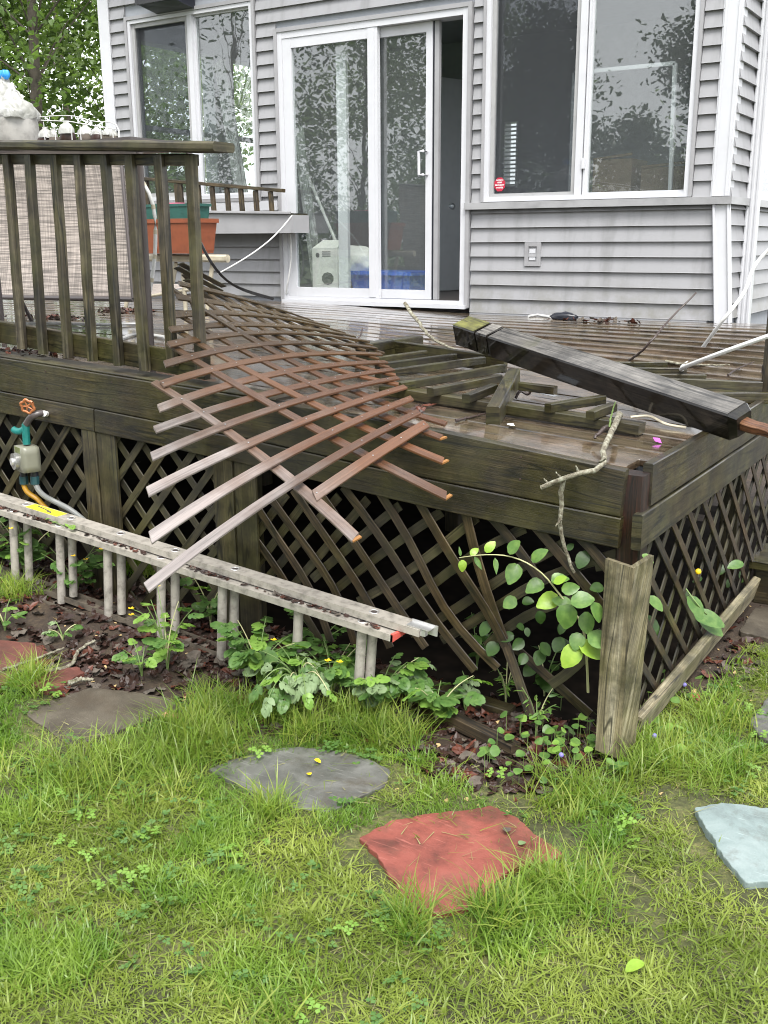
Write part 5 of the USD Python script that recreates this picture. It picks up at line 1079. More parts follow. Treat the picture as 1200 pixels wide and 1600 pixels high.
stone([(562, 1312), (612, 1284), (700, 1269), (768, 1262), (812, 1282), (845, 1308), (886, 1336), (862, 1350), (800, 1362), (770, 1385), (735, 1420), (690, 1430), (650, 1424), (618, 1388), (588, 1340)], "stone_red", "large red painted stepping stone in the lawn", tilt=(.0, .0))
stone([(322, 1200), (400, 1172), (470, 1166), (560, 1180), (612, 1202), (604, 1226), (560, 1248), (512, 1268), (440, 1255), (395, 1240), (352, 1218)], "stone_slate", "grey slate stepping stone below the wilting weeds with yellow petals on it")
stone([(38, 1112), (80, 1095), (140, 1076), (215, 1080), (262, 1088), (285, 1108), (238, 1126), (170, 1148), (110, 1164), (75, 1140)], "stone_brown", "dark brown slate stepping stone dusted with clippings at the left")
stone([(48, 1068), (85, 1045), (122, 1040), (132, 1050), (95, 1072), (70, 1078)], "stone_dull_red", "cracked corner piece of red painted stone at the left", .03, .03)
stone([(-60, 1020), (-10, 1000), (50, 1002), (75, 1020), (60, 1042), (40, 1062), (-20, 1075), (-60, 1060)], "stone_dull_red", "dull red painted stone at the left edge under a lichen twig", .02)
stone([(1083, 1260), (1130, 1254), (1200, 1262), (1270, 1285), (1285, 1340), (1240, 1375), (1165, 1378), (1128, 1332)], "stone_blue", "pale blue painted stepping stone at the right edge of the lawn", .03)
stone([(1172, 1130), (1200, 1088), (1250, 1082), (1280, 1130), (1240, 1170), (1190, 1152)], "stone_slate", "grey stepping stone at the right edge beyond the corner boards", .03)
stone([(1155, 985), (1180, 950), (1230, 945), (1260, 975), (1215, 1000)], "stone_brown", "flat brown stone on the soil in front of the wooden step", .03)

# ================================================================== grass, straw and leaf litter
edge = A([on_ground(x, y)[:2] for x, y in ((-330, 1015), (0, 1078), (48, 1066), (120, 1082), (262, 1104), (330, 1100), (400, 1128), (560, 1140), (640, 1170), (705, 1205), (800, 1222), (905, 1212), (985, 1196), (1020, 1128), (1060, 1085), (1110, 1090), (1140, 1040), (1200, 990), (1300, 940))])
lawn = sg.Polygon(np.vstack([edge, [(2.4, 5.2), (2.4, .6), (-4.6, .6), (-4.8, 2.2)]])).buffer(0)
bed_core = sg.Polygon(np.vstack([edge, [(1.6, 6.5), (-.9, 6.8), (-1.0, 3.4), (-6.5, 3.4), (-6.5, 2.4)]])).buffer(0)
import shapely
stones_u = shapely.union_all([p.buffer(-.02) for p in STONES])
def blades(n, hmin, hmax, spread, lean, wid, seed, k=4, flat=0.0):
    """A tuft of bent grass blades."""
    r = np.random.default_rng(seed); m = MB()
    for _ in range(n):
        h = r.uniform(hmin, hmax); az = r.uniform(0, 2 * math.pi); ln = r.uniform(.15, lean); s = np.linspace(0, 1, k)
        b = A([r.normal(0, spread), r.normal(0, spread), -.004]); d = A([math.cos(az), math.sin(az), 0]); sd_ = A([-d[1], d[0], 0]); tw = r.normal(0, .5)
        sd_ = sd_ * math.cos(tw) + A([0, 0, 1]) * math.sin(tw) * .4
        ctr__ = b + d * (h * ln * s ** 1.6)[:, None] + A([0, 0, 1]) * (h * (s - .35 * ln * s ** 2) * (1 - flat))[:, None]
        w = wid * r.uniform(.7, 1.3) * (1 - s ** 2.2)[:, None] * .5 + .00015
        v = np.stack([ctr__ - sd_ * w, ctr__ + sd_ * w], 1).reshape(-1, 3)
        q_ = [[2 * i, 2 * i + 1, 2 * i + 3, 2 * i + 2] for i in range(k - 1)]
        m.add(v, q_)
    return m
def scatter(name, protos, mats, pos, idx, rot, scl, label, cat, tilt=.0):
    pi = UsdGeom.PointInstancer.Define(stage, numbered("/World", name)); root = str(pi.GetPath()); rel = pi.CreatePrototypesRel()
    UsdGeom.Scope.Define(stage, root + "/sources")
    for k, (m_, mt) in enumerate(zip(protos, mats)):
        pm_ = m_.build(f"{root}/sources/{name}_source_{k:03d}", M[mt], False); rel.AddTarget(pm_.GetPath())
    pi.CreatePositionsAttr(Vt.Vec3fArray.FromNumpy(np.asarray(pos, np.float32))); pi.CreateProtoIndicesAttr(Vt.IntArray.FromNumpy(np.asarray(idx, np.int32)))
    n = len(pos); tx, ty = rng.normal(0, tilt, n), rng.normal(0, tilt, n)
    c, s = np.cos(rot / 2), np.sin(rot / 2)
    # yaw then a small tip over x and y
    qx = np.stack([tx / 2, ty / 2], 1)
    q_ = np.stack([c, qx[:, 0] * c + qx[:, 1] * s, qx[:, 1] * c - qx[:, 0] * s, s], 1); q_ /= np.linalg.norm(q_, axis=1, keepdims=True)
    pi.CreateOrientationsAttr(Vt.QuathArray([Gf.Quath(float(a), float(b), float(c_), float(d_)) for a, b, c_, d_ in q_]))
    pi.CreateScalesAttr(Vt.Vec3fArray.FromNumpy(np.repeat(np.asarray(scl, np.float32)[:, None], 3, 1)))
    tag(pi.GetPrim(), label, cat, None, "stuff"); return pi
def inside(poly, xy): return shapely.contains_xy(poly, xy[:, 0], xy[:, 1])
def gpos(xy, lift=0.0): return np.c_[xy, ground_z(xy[:, 0], xy[:, 1]) + lift]
N = 62000
xy = np.stack([rng.uniform(-4.2, 1.6, N), rng.uniform(.75, 4.6, N)], 1)
cl = meshkit.fbm(np.c_[xy * 2.6, xy[:, :1] * 0], 4, 5); cl2 = meshkit.noise(np.c_[xy * 9, xy[:, :1] * 0 + 7])
dist = shapely.distance(shapely.points(xy), bed_core); ds_ = shapely.distance(shapely.points(xy), stones_u)
keep = inside(lawn, xy) & (ds_ > np.where(rng.uniform(0, 1, N) < .15, -.012, .004)) & (rng.uniform(0, 1, N) < np.clip(dist / .16 + .15, 0, 1)) & (rng.uniform(0, 1, N) < np.clip((cl - .20) / .16, .30, 1)) & (rng.uniform(0, 1, N) < np.where(cl2 < .3, .5, 1))
xy = xy[keep]; cl, cl2, dist, ds_ = cl[keep], cl2[keep], dist[keep], ds_[keep]; n = len(xy)
# the matted thatch the blades stand in
gx, gy = np.arange(-4.6, 2.2, .05), np.arange(.7, 5.0, .05); tv, tq = grid_sheet(gx, gy, ground_z, .004)
tm_c = tv[tq].mean(1)[:, :2]; tq = tq[inside(lawn.buffer(-.03), tm_c) & ~inside(shapely.union_all([p.buffer(-.03) for p in STONES]), tm_c)]
mat("lawn_thatch", {"g": ("geometry", {}), "n": ("noise_texture", {"scale": 45.0, "detail": 7.0, "roughness": .75}), "n2": ("noise_texture", {"scale": 4.0, "detail": 4.0}), "h": ("mix_float", {"fac": .4}), "r": ("rgb_ramp", {"ramp": [(.35, (.018, .014, .006)), (.5, (.055, .062, .017)), (.65, (.15, .14, .05))]}), "b": ("bump", {"strength": 1.0, "distance": .01}), "p": ("principled_bsdf", {"roughness": .85})},
    [("g.position", "n.vector"), ("g.position", "n2.vector"), ("n.fac", "h.a"), ("n2.fac", "h.b"), ("h.result", "r.fac"), ("n.fac", "b.height"), ("b.normal", "p.normal"), ("r.color", "p.base_color")])
struct("lawn_ground", MB().add(tv, tq), "lawn_thatch", True, "matted thatch and soil of the lawn")
protos = [blades(11, .018, .055, .024, 1.4, .0048, 40 + k, flat=.15) for k in range(5)] + [blades(12, .028, .075, .026, 1.2, .0046, 60 + k) for k in range(4)] + [blades(10, .025, .065, .03, 2.0, .0048, 80 + k, flat=.5) for k in range(4)]
lushness = meshkit.noise(np.c_[xy * 4.2, xy[:, :1] * 0 + 11])
idx = np.where(lushness > .68, rng.integers(5, 9, n), np.where(rng.uniform(0, 1, n) < .42, rng.integers(9, 13, n), rng.integers(0, 5, n)))
scatter("lawn_grass", protos, ["grass_blade"] * 5 + ["grass_lush"] * 4 + ["grass_blade"] * 4, gpos(xy), idx, rng.uniform(0, 6.283, n), rng.uniform(.7, 1.2, n) * np.clip(ds_ / .13, .55, 1), "short uneven green lawn grass in front of the deck", "grass", .18)
def clover(seed):
    r = np.random.default_rng(seed); m = MB()
    for _ in range(int(r.integers(4, 8))):
        c = A([r.normal(0, .022), r.normal(0, .022), r.uniform(.012, .04)]); a0_ = r.uniform(0, 6.28); L_ = r.uniform(.009, .016)
        for k in range(3):
            a = a0_ + k * 2.094; d = A([math.cos(a), math.sin(a), r.uniform(-.2, .3)]); s_ = A([-d[1], d[0], 0]) * .5
            m.add([c, c + (d * .5 + s_) * L_, c + d * L_, c + (d * .5 - s_) * L_], [[0, 1, 2], [0, 2, 3]])
        m.add([c, c + (.001, 0, 0), (c[0], c[1], -.004)], [[0, 1, 2]])
    return m
N = 1500; cxy = np.stack([rng.uniform(-4.0, 1.4, N), rng.uniform(.8, 4.4, N)], 1); cn = meshkit.fbm(np.c_[cxy * 1.7, cxy[:, :1] * 0 + 31], 3, 4)
cxy = cxy[inside(lawn, cxy) & ~inside(stones_u, cxy) & (cn > .53)]; n = len(cxy)
scatter("lawn_clover", [clover(400 + k) for k in range(5)], ["weed_leaf", "weed_leaf_bright", "weed_leaf", "vine_leaf", "weed_leaf"], gpos(cxy), rng.integers(0, 5, n), rng.uniform(0, 6.283, n), rng.uniform(.7, 1.3, n), "small clover and broad leaved seedlings in the lawn", "clover", .15)
# longer grass round the stones and along the ladder
lp = []
for x, y, r_, k in ((165, 1195, .18, 50), (300, 1150, .16, 110), (245, 1205, .18, 60), (340, 1120, .12, 60), (425, 1120, .12, 60), (560, 1130, .13, 80), (610, 1160, .12, 70), (20, 1070, .10, 50), (60, 1075, .08, 35), (225, 895, .10, 40), (1010, 1190, .16, 70), (1090, 1200, .2, 60), (640, 1450, .06, 25), (760, 1440, .08, 35), (420, 1275, .10, 30), (860, 1385, .06, 25), (900, 1250, .15, 50), (880, 1400, .15, 40), (330, 1180, .1, 45), (1120, 1130, .12, 40), (20, 930, .1, 40), (480, 1150, .1, 40), (120, 1230, .2, 60)):
    c = on_ground(x, y)[:2]; lp.append(c + rng.normal(0, r_ * .5, (k, 2)))
lp = np.vstack(lp); lp = lp[shapely.distance(shapely.points(lp), stones_u) > .012]; n = len(lp)
scatter("long_grass", [blades(9, .08, .19, .022, 1.3, .0045, 120 + k, 6) for k in range(5)], ["grass_lush", "grass_lush", "grass_blade", "grass_lush", "grass_blade"], gpos(lp), rng.integers(0, 5, n), rng.uniform(0, 6.283, n), rng.uniform(.6, 1.05, n), "longer lush grass in tufts round the stones and the ladder", "grass", .15)
# cut straw and clippings lying about
N = 9500; xy = np.stack([rng.uniform(-4.2, 1.6, N), rng.uniform(.8, 4.4, N)], 1)
cl = meshkit.fbm(np.c_[xy * 3.1, xy[:, :1] * 0 + 3], 3, 9); keep = (rng.uniform(0, 1, N) < np.clip((cl - .35) / .2, .12, 1)) & ((shapely.distance(shapely.points(xy), lawn) < .12)) & ~(inside(stones_u, xy) & (rng.uniform(0, 1, N) < .55))
xy = xy[keep]; n = len(xy); on_st = inside(stones_u, xy)
pz = gpos(xy, 0.0); pz[:, 2] += np.where(on_st, .026, rng.uniform(.004, .028, n))
scatter("grass_clippings", [blades(1, .03, .075, .0, 2.5, .0030, 160 + k, 4, .93) for k in range(6)] + [blades(2, .02, .05, .01, 2.5, .0030, 170 + k, 4, .9) for k in range(3)], ["grass_pale", "grass_pale", "grass_blade", "grass_lush", "grass_pale", "grass_blade", "grass_pale", "grass_blade", "grass_pale"], pz, rng.integers(0, 9, n), rng.uniform(0, 6.283, n), rng.uniform(.6, 1.2, n), "cut grass and pale straw lying on lawn and stones", "clippings", .12)
def crumpled(seed, s=.04):
    r = np.random.default_rng(seed); m = MB(); n_ = 11; a = np.arange(n_) * 2 * math.pi / n_
    rr = s * (1 - .35 * np.abs(np.sin(1.5 * a))) * r.uniform(.75, 1.15, n_); z = r.uniform(-.05, .5, n_) * s
    v = [(0, 0, r.uniform(0, .25) * s)] + [(rr[k] * math.cos(a[k]) * 1.3, rr[k] * math.sin(a[k]), z[k]) for k in range(n_)]
    v += [(rr[k] * .5 * math.cos(a[k] + .2) * 1.3, rr[k] * .5 * math.sin(a[k] + .2), z[k] * .3 + r.uniform(0, .3) * s) for k in range(n_)]
    f = [];
    for k in range(n_):
        b, c = 1 + k, 1 + (k + 1) % n_; d, e = 1 + n_ + k, 1 + n_ + (k + 1) % n_
        f += [[0, d, e], [d, b, c], [d, c, e]]
    return m.add(v, f)
N = 27000; xy = np.stack([rng.uniform(-6.4, .6, N), rng.uniform(2.3, 6.2, N)], 1)
cl = meshkit.fbm(np.c_[xy * 2.2, xy[:, :1] * 0 + 21], 3, 2)
dbed = shapely.distance(shapely.points(xy), bed_core)
keep = (dbed < .1) & (xy[:, 1] < 4.2 + (xy[:, 0] > -1.05) * 3) & ~inside(shapely.union_all(STONES), xy) & (rng.uniform(0, 1, N) < np.where(xy[:, 0] > -1.1, .16, np.clip((cl - .25) / .2, .3, 1)))
xy = xy[keep]; n = len(xy)
scatter("leaf_litter", [crumpled(200 + k, .022 + .005 * (k % 4)) for k in range(8)], ["leaf_litter"] * 6 + ["leaf_litter_red", "bark"], gpos(xy, .006), rng.integers(0, 8, n), rng.uniform(0, 6.283, n), rng.uniform(.5, 1.15, n), "wet dark fallen leaves on the soil under the ladder and deck", "leaves", .35)
N = 3600; xy = np.stack([rng.uniform(-4.6, .6, N), rng.uniform(2.2, 5.2, N)], 1); dbed = shapely.distance(shapely.points(xy), bed_core)
keep = (dbed < .25) & (xy[:, 1] < 3.3 + (xy[:, 0] > -1.1) * 3) & ~inside(shapely.union_all(STONES), xy) & (rng.uniform(0, 1, N) < np.where(xy[:, 0] > -1.3, .9, .3))
xy = xy[keep]; n = len(xy)
scatter("wood_chips", [crumpled(240 + k, .008) for k in range(5)], ["chip_straw", "chip_straw", "bark", "leaf_litter_red", "chip_straw"], gpos(xy, .004), rng.integers(0, 5, n), rng.uniform(0, 6.283, n), rng.uniform(.5, 1.6, n), "small pale wood chips and crumbs scattered on the bare soil", "chips", .4)
# debris caught along the ladder rail
rr_ = []
for k in range(150):
    f_ = rng.uniform(.05, .98); f_ = f_ if rng.uniform() < .4 else rng.choice([.27, .36, .52, .70, .83, .9]) + rng.normal(0, .018)
    q = a0 + (a1 - a0) * f_ + LU * .029 + LB * rng.uniform(.012, .030); rr_.append(q)
rr_ = A(rr_); n = len(rr_)
scatter("ladder_debris", [crumpled(300 + k, .013) for k in range(4)], ["leaf_litter", "leaf_litter", "bark", "leaf_litter_red"], rr_, rng.integers(0, 4, n), rng.uniform(0, 6.283, n), rng.uniform(.4, 1.3, n), "dead leaf crumbs caught on the rails of the ladder", "leaves", .25)
# leaves on the deck
lp = []
for (x, y, rx, k) in ((448, 464, .14, 60), (462, 466, .10, 30), (20, 520, .3, 50), (90, 498, .35, 60), (190, 488, .25, 50), (940, 503, .3, 25), (640, 644, .05, 10), (10, 552, .2, 40), (60, 556, .15, 25)):
    c = on_deck(x, y)[:2]; lp.append(np.stack([rng.normal(c[0], rx * .6, k), rng.normal(c[1], .05 if y < 480 else .07, k)], 1))
lp = np.vstack(lp); lp = lp[(lp[:, 1] < 7.12) & (lp[:, 1] > 3.32)]; n = len(lp)
scatter("deck_leaves", [crumpled(280 + k, .03) for k in range(5)], ["leaf_litter", "leaf_litter", "leaf_litter_red", "twig_dark", "bark"], np.c_[lp, deck_z(lp[:, 0], lp[:, 1]) + .008], rng.integers(0, 5, n), rng.uniform(0, 6.283, n), rng.uniform(.45, 1.1, n), "heaps of dead brown leaves on the deck by the door and railing", "leaves", .5)

# ================================================================== plants
def leaf_blade(L, W, kind="round", curl=.25, fold=.25, n=6):
    """One leaf along +x from its stalk, z up; lobed leaves have several lobes to each side."""
    m = MB()
    def lobe(o, d, l, w, nn):
        s = np.linspace(0, 1, nn); hw = w * .5 * np.sin(np.pi * np.clip(s * .97 + .015, 0, 1) ** .85) ** .58
        if kind == "narrow": hw = w * .5 * np.sin(np.pi * s ** .7)
        d = nrm(A(d)); sd_ = A([-d[1], d[0], 0]); c = A(o) + d * (l * s)[:, None] - A([0, 0, 1]) * (curl * l * s ** 2)[:, None]
        up_ = A([0, 0, 1]) * (fold * hw)[:, None]; v = np.vstack([c - sd_ * hw[:, None] + up_, c, c + sd_ * hw[:, None] + up_])
        f = []
        for i in range(nn - 1): f += [[i, nn + i, nn + i + 1, i + 1], [nn + i, 2 * nn + i, 2 * nn + i + 1, nn + i + 1]]
        m.add(v, A(f)[:, ::-1])
    if kind == "lobed":
        lobe((0, 0, 0), (1, 0, 0), L * .30, W * .10, 3)
        for x, a, l, w in ((.22, 1.05, .42, .26), (.22, -1.05, .42, .26), (.45, .75, .40, .28), (.45, -.75, .40, .28), (.55, 0, .48, .42), (.62, .55, .36, .24), (.62, -.55, .36, .24)):
            lobe((L * x, 0, -curl * L * x * x), (math.cos(a), math.sin(a), 0), L * l * .95, W * w * 1.25, 5)
    else: lobe((0, 0, 0), (1, 0, 0), L, W, n)
    return m.out()
def place_leaf(parent, base, direction, up, L, W, kind, mt, curl=.25, fold=.25, name="leaf"):
    v, f, t = leaf_blade(L, W, kind, curl, fold); d = nrm(A(direction)); u = A(up, float); sd_ = nrm(np.cross(u, d)); u = np.cross(d, sd_)
    return part(parent, name, MB().add(A(base) + v[:, :1] * d + v[:, 1:2] * sd_ + v[:, 2:] * u, f), mt, True)
vine = thing("leafy_vine", "vine with round fresh green leaves growing out through the lattice by the corner boards", "vine")
vp_ = lambda x, y, yy: at(700 + x / 4.615, 800 + y / 4.615, 'y', yy)
yv_ = 3.19
part(vine, "stem", MB().tube(smoothpath([vp_(x, y, yv_ + d) for x, y, d in ((80, 330, -.05), (180, 316, -.05), (300, 308, -.05), (450, 322, -.04), (600, 385, -.03), (690, 455, -.01), (790, 575, .01), (880, 690, .03), (960, 800, .05), (985, 900, .05), (1000, 1060, .08), (1010, 1300, .12))], 30), .0035, 6, np.linspace(.5, 1.5, 30)), "stem_pale", True)
LV = [(630, 530, 130, 200, 0), (725, 640, 165, 200, 1), (835, 640, 120, 150, 0), (855, 750, 160, 250, 0), (965, 630, 150, 20, 0), (1000, 800, 150, 270, 0), (1075, 720, 140, 300, 0), (880, 552, 115, 10, 0), (970, 340, 130, 240, 2), (800, 480, 110, 30, 0), (810, 492, 95, 20, 1),
      (1095, 920, 175, 330, 0), (1040, 985, 185, 340, 1), (895, 1030, 170, 235, 1), (1175, 920, 150, 320, 0), (795, 955, 120, 240, 2), (930, 930, 120, 250, 0), (820, 840, 85, 250, 2), (480, 255, 115, 50, 0), (650, 310, 130, 50, 0), (470, 440, 150, 245, 0),
      (300, 250, 95, 55, 1), (188, 285, 70, 45, 1), (105, 385, 80, 270, 1), (345, 390, 120, 275, 3), (218, 370, 115, 300, 3), (88, 285, 70, 95, 3), (452, 650, 105, 215, 0), (575, 645, 85, 10, 2), (668, 760, 95, 290, 2), (520, 830, 70, 170, 2), (572, 865, 65, 280, 2),
      (320, 985, 120, 230, 2), (265, 840, 125, 240, 2), (505, 955, 110, 220, 2), (1070, 550, 105, 190, 2), (540, 1060, 90, 250, 2), (700, 990, 110, 300, 2), (880, 250, 60, 45, 2), (430, 900, 100, 200, 2), (660, 1050, 120, 250, 2)]
for x, y, s, an, k in LV:
    dk = k == 2; yy = yv_ + (.10 if dk else rng.uniform(-.05, .02)); L = s / 4.615 / FPX * 3.5 * 1.08
    c = vp_(x, y, yy); a = math.radians(an); d = RT * math.cos(a) + UP * math.sin(a) - FW * rng.uniform(.1, .5)
    n_ = -FW * .8 + A([0, 0, .75]) + rng.normal(0, .22, 3)
    place_leaf(vine, c - nrm(d) * L * .5, d, n_, L, L * (rng.uniform(.72, .95) if k != 3 else .34), "round" if k != 3 else "narrow", ("vine_leaf", "vine_leaf_bright", "vine_leaf_dark", "vine_leaf")[k], rng.uniform(-.1, .55), rng.uniform(-.05, .45))
sv = thing("side_vine", "few broad leaves poking out of the right lattice beside the corner boards", "vine")
for x, y, s, an, mt in ((1025, 942, 26, 320, "vine_leaf"), (1019, 979, 34, 300, "vine_leaf_dark"), (1088, 948, 34, 305, "weed_leaf"), (1108, 966, 42, 345, "weed_leaf"), (1112, 978, 36, 330, "weed_leaf"), (1013, 872, 18, 330, "vine_leaf"), (1150, 882, 22, 190, "weed_leaf"), (1090, 905, 14, 200, "vine_leaf_dark"), (1128, 890, 16, 230, "vine_leaf_dark"), (1070, 930, 16, 260, "vine_leaf_dark"), (1160, 900, 16, 270, "vine_leaf_dark"), (1140, 910, 14, 240, "vine_leaf_dark")):
    dk = mt == "vine_leaf_dark"; c = at(x, y, 'x', XE + (.03 if not dk else -.06)); L = s / FPX * np.linalg.norm(c - EYE) * 1.15; a = math.radians(an); d = RT * math.cos(a) + UP * math.sin(a) - FW * .3
    place_leaf(sv, c - nrm(d) * L * .5, d, -FW * .7 + A([.1, 0, .8]), L, L * .62, "round", mt, .2, .2)
part(sv, "stem", MB().tube(smoothpath([at(1072, 920, 'x', XE - .02), at(1085, 938, 'x', XE + .02), at(1104, 960, 'x', XE + .05)], 8), .003, 6), "stem_green", True)
part(sv, "blossom", MB().tm(trimesh.creation.icosphere(1, .012).apply_translation(at(1091, 893, 'x', XE + .02))), "petal_yellow")
def weed(label, base, h, n_st, n_lf, spread, L, kinds, seed, droop=.0, flowers=0, name="celandine_plant", cat="weed", lean=(0, 0), kind="lobed", aspect=.95):
    r = np.random.default_rng(seed); p = on_ground(*base); t = thing(name, label, cat)
    for s in range(n_st):
        az = 2 * math.pi * s / n_st + r.uniform(-.5, .5); tip_ = p + A([math.cos(az) * spread * r.uniform(.4, 1) + lean[0], math.sin(az) * spread * r.uniform(.4, 1) + lean[1], h * r.uniform(.65, 1.05) * (1 - droop * .6)])
        mid = p + (tip_ - p) * .5 + A([0, 0, h * (.22 + droop * .4)]); st_ = smoothpath([p, mid, tip_], 12)
        part(t, "stem", MB().tube(st_, .0032, 6, np.linspace(1.2, .5, 12)), "stem_green" if r.uniform() < .7 else "stem_pale", True)
        for q in range(n_lf):
            f_ = .35 + .65 * (q + .5) / n_lf; k = int(f_ * 11); c = st_[k]; a = az + r.uniform(-1.6, 1.6) if q < n_lf - 1 else az
            d = A([math.cos(a), math.sin(a), r.uniform(-.25, .35) - droop * r.uniform(.3, 1.3)]); LL = L * r.uniform(.65, 1.15)
            place_leaf(t, c, d, A([0, 0, 1]) + r.normal(0, .3, 3), LL, LL * aspect, kind, kinds[int(r.integers(len(kinds)))], r.uniform(.1, .4) + droop * .3, r.uniform(-.1, .3))
    for q in range(flowers):
        az = r.uniform(0, 6.28); c = p + A([math.cos(az) * spread * .8, math.sin(az) * spread * .8, h * r.uniform(.8, 1.15)])
        part(t, "stalk", MB().tube(smoothpath([p + A([0, 0, h * .4]), (p + c) / 2 + A([0, 0, h * .35]), c], 8), .0016, 5), "stem_green", True)
        fl_ = MB()
        for k in range(4):
            a = k * math.pi / 2 + .4; d = A([math.cos(a), math.sin(a), .3]); s_ = A([-d[1], d[0], 0]); fl_.add([c, c + d * .009 + s_ * .006, c + d * .014, c + d * .009 - s_ * .006], [[0, 1, 2], [0, 2, 3]])
        part(t, "flower", fl_, "petal_yellow")
    return t
G, B, Pl = "weed_leaf", "weed_leaf_bright", "weed_leaf_pale"
weed("tall bright lobed weed growing in front of the fourth ladder rung from the left", (262, 1052), .30, 6, 5, .16, .085, [G, B, B], 1, flowers=3)
weed("young lobed weed in front of the ladder beside the brown slate", (222, 1060), .16, 4, 3, .12, .07, [G, B], 2)
weed("lush green weed behind the ladder at the left edge", (40, 905), .34, 7, 6, .22, .10, [G, G, B], 3, flowers=5)
weed("dark green weed clump behind the second pair of ladder rungs", (120, 935), .26, 6, 5, .18, .09, [G], 4, flowers=3)
weed("small weed with broad leaves on the dead leaves left of the third rung", (98, 1000), .08, 4, 2, .07, .06, [G, Pl], 5)
weed("green weed behind the ladder below the broken lattice tips", (330, 985), .30, 5, 5, .15, .085, [G, B], 6)
weed("upright leafy weed at the left side of the wilting clump", (405, 1075), .29, 9, 8, .17, .095, [G, B, G], 7)
weed("wilting clump of weeds with pale undersides hanging over the grey slate", (470, 1108), .25, 12, 8, .22, .082, [Pl, Pl, G, B], 8, droop=.75, flowers=4, lean=(0.0, -.07))
weed("low leafy weed between the last two ladder rungs", (520, 1088), .23, 10, 7, .18, .085, [G, G, B], 9)
weed("weed with broad lobed leaves around the last ladder rung", (592, 1112), .23, 10, 7, .19, .088, [G, Pl, B], 10)
weed("weed with limp pale leaves at the end of the ladder", (640, 1112), .25, 5, 4, .12, .085, [Pl, G], 11, droop=.35)
weed("bright lobed weed right of the ladder end beside the dark timber", (682, 1130), .22, 6, 5, .15, .095, [B, G], 12)
weed("weed behind the ladder near its right end under the lattice", (500, 1030), .22, 5, 4, .16, .08, [G], 13)
weed("pale grey green wilted sprig against the dark timber", (728, 1110), .18, 3, 3, .05, .07, [Pl], 14, droop=.3)
weed("weed with small toothed leaves at the left edge by the ladder foot", (8, 985), .14, 4, 4, .12, .06, [G, B], 15)
weed("leafy weed in the dark hollow under the deck near the corner", (850, 1090), .25, 5, 4, .16, .07, ["vine_leaf_dark"], 16, kind="round", aspect=.7)
weed("weed in the shade behind the loose brown slat", (745, 1050), .25, 5, 4, .14, .07, ["vine_leaf_dark", G], 17, kind="round", aspect=.7)
for lab, b_, sd2, L in (("whorled bright green cleavers beside the loose brown slat", (838, 1150), 21, .045), ("slim cleavers stem left of the loose slat", (790, 1105), 22, .035)):
    weed(lab, b_, .20, 6, 7, .09, L, [B, G], sd2, name="cleavers_plant", kind="narrow", aspect=.26)
t = thing("leaf_sprig", "fresh green leaf sprig lying across the ladder rails beside the yellow label", "sprig")
for dx, L_ in ((0, .07), (.04, .06), (-.05, .06), (.09, .05)):
    q = on_line(a0, a1, 82, YA) + LB * .03 + LU * (.04 + .01 * abs(dx) * 10) + ax * dx
    place_leaf(t, q, ax * (1 if dx > 0 else -1) + LB * .6 * (1 if dx < .05 else -1) + (0, 0, .1), (0, -.2, 1), L_, L_ * .9, "lobed", B, .3, .1)
part(t, "stem", MB().tube([on_line(a0, a1, 70, YA) + LB * .035 + LU * .036, on_line(a0, a1, 96, YA) + LB * .02 + LU * .036], .002, 5), "stem_green", True)
ivy_at = [("low patch of round leaved creeping ivy left of the corner boards", (872, 1195), 31, 26, .13), ("creeping ivy with scalloped leaves in front of the corner boards", (905, 1170), 32, 14, .08), ("creeping ivy growing up the right side of the corner boards", (1004, 1120), 33, 22, .11),
          ("creeping ivy with a violet flower on the soil by the bottom board", (1062, 1085), 34, 12, .07), ("creeping ivy in the grass right of the corner boards", (1015, 1165), 35, 18, .12), ("tiny creeping ivy beside the timber end", (850, 1165), 36, 14, .08), ("creeping ivy in the lawn behind the red stone", (820, 1215), 37, 14, .10)]
for lab, b_, sd2, k, sp_ in ivy_at:
    r = np.random.default_rng(sd2); t = thing("creeping_ivy", lab, "ivy"); p = on_ground(*b_)
    for q in range(k):
        c = p + A([r.normal(0, sp_), r.normal(0, sp_ * .6), 0]); c[2] = float(ground_z(c[0], c[1])) + r.uniform(.03, .10); az = r.uniform(0, 6.28)
        LL = r.uniform(.022, .040); part(t, "stalk", MB().tube([A([c[0], c[1], c[2] - .09]), c], .0012, 4), "stem_green")
        place_leaf(t, c, (math.cos(az), math.sin(az), -.1), A([0, -.35, 1]) + r.normal(0, .25, 3), LL, LL * 1.05, "round", [G, B, "vine_leaf"][int(r.integers(3))], .15, .15)
    if sd2 in (34, 35, 31): 
        c = p + A([.03, -.05, .07]); part(t, "blossom", MB().tm(trimesh.creation.icosphere(1, .009).apply_translation(c)), "petal_violet")
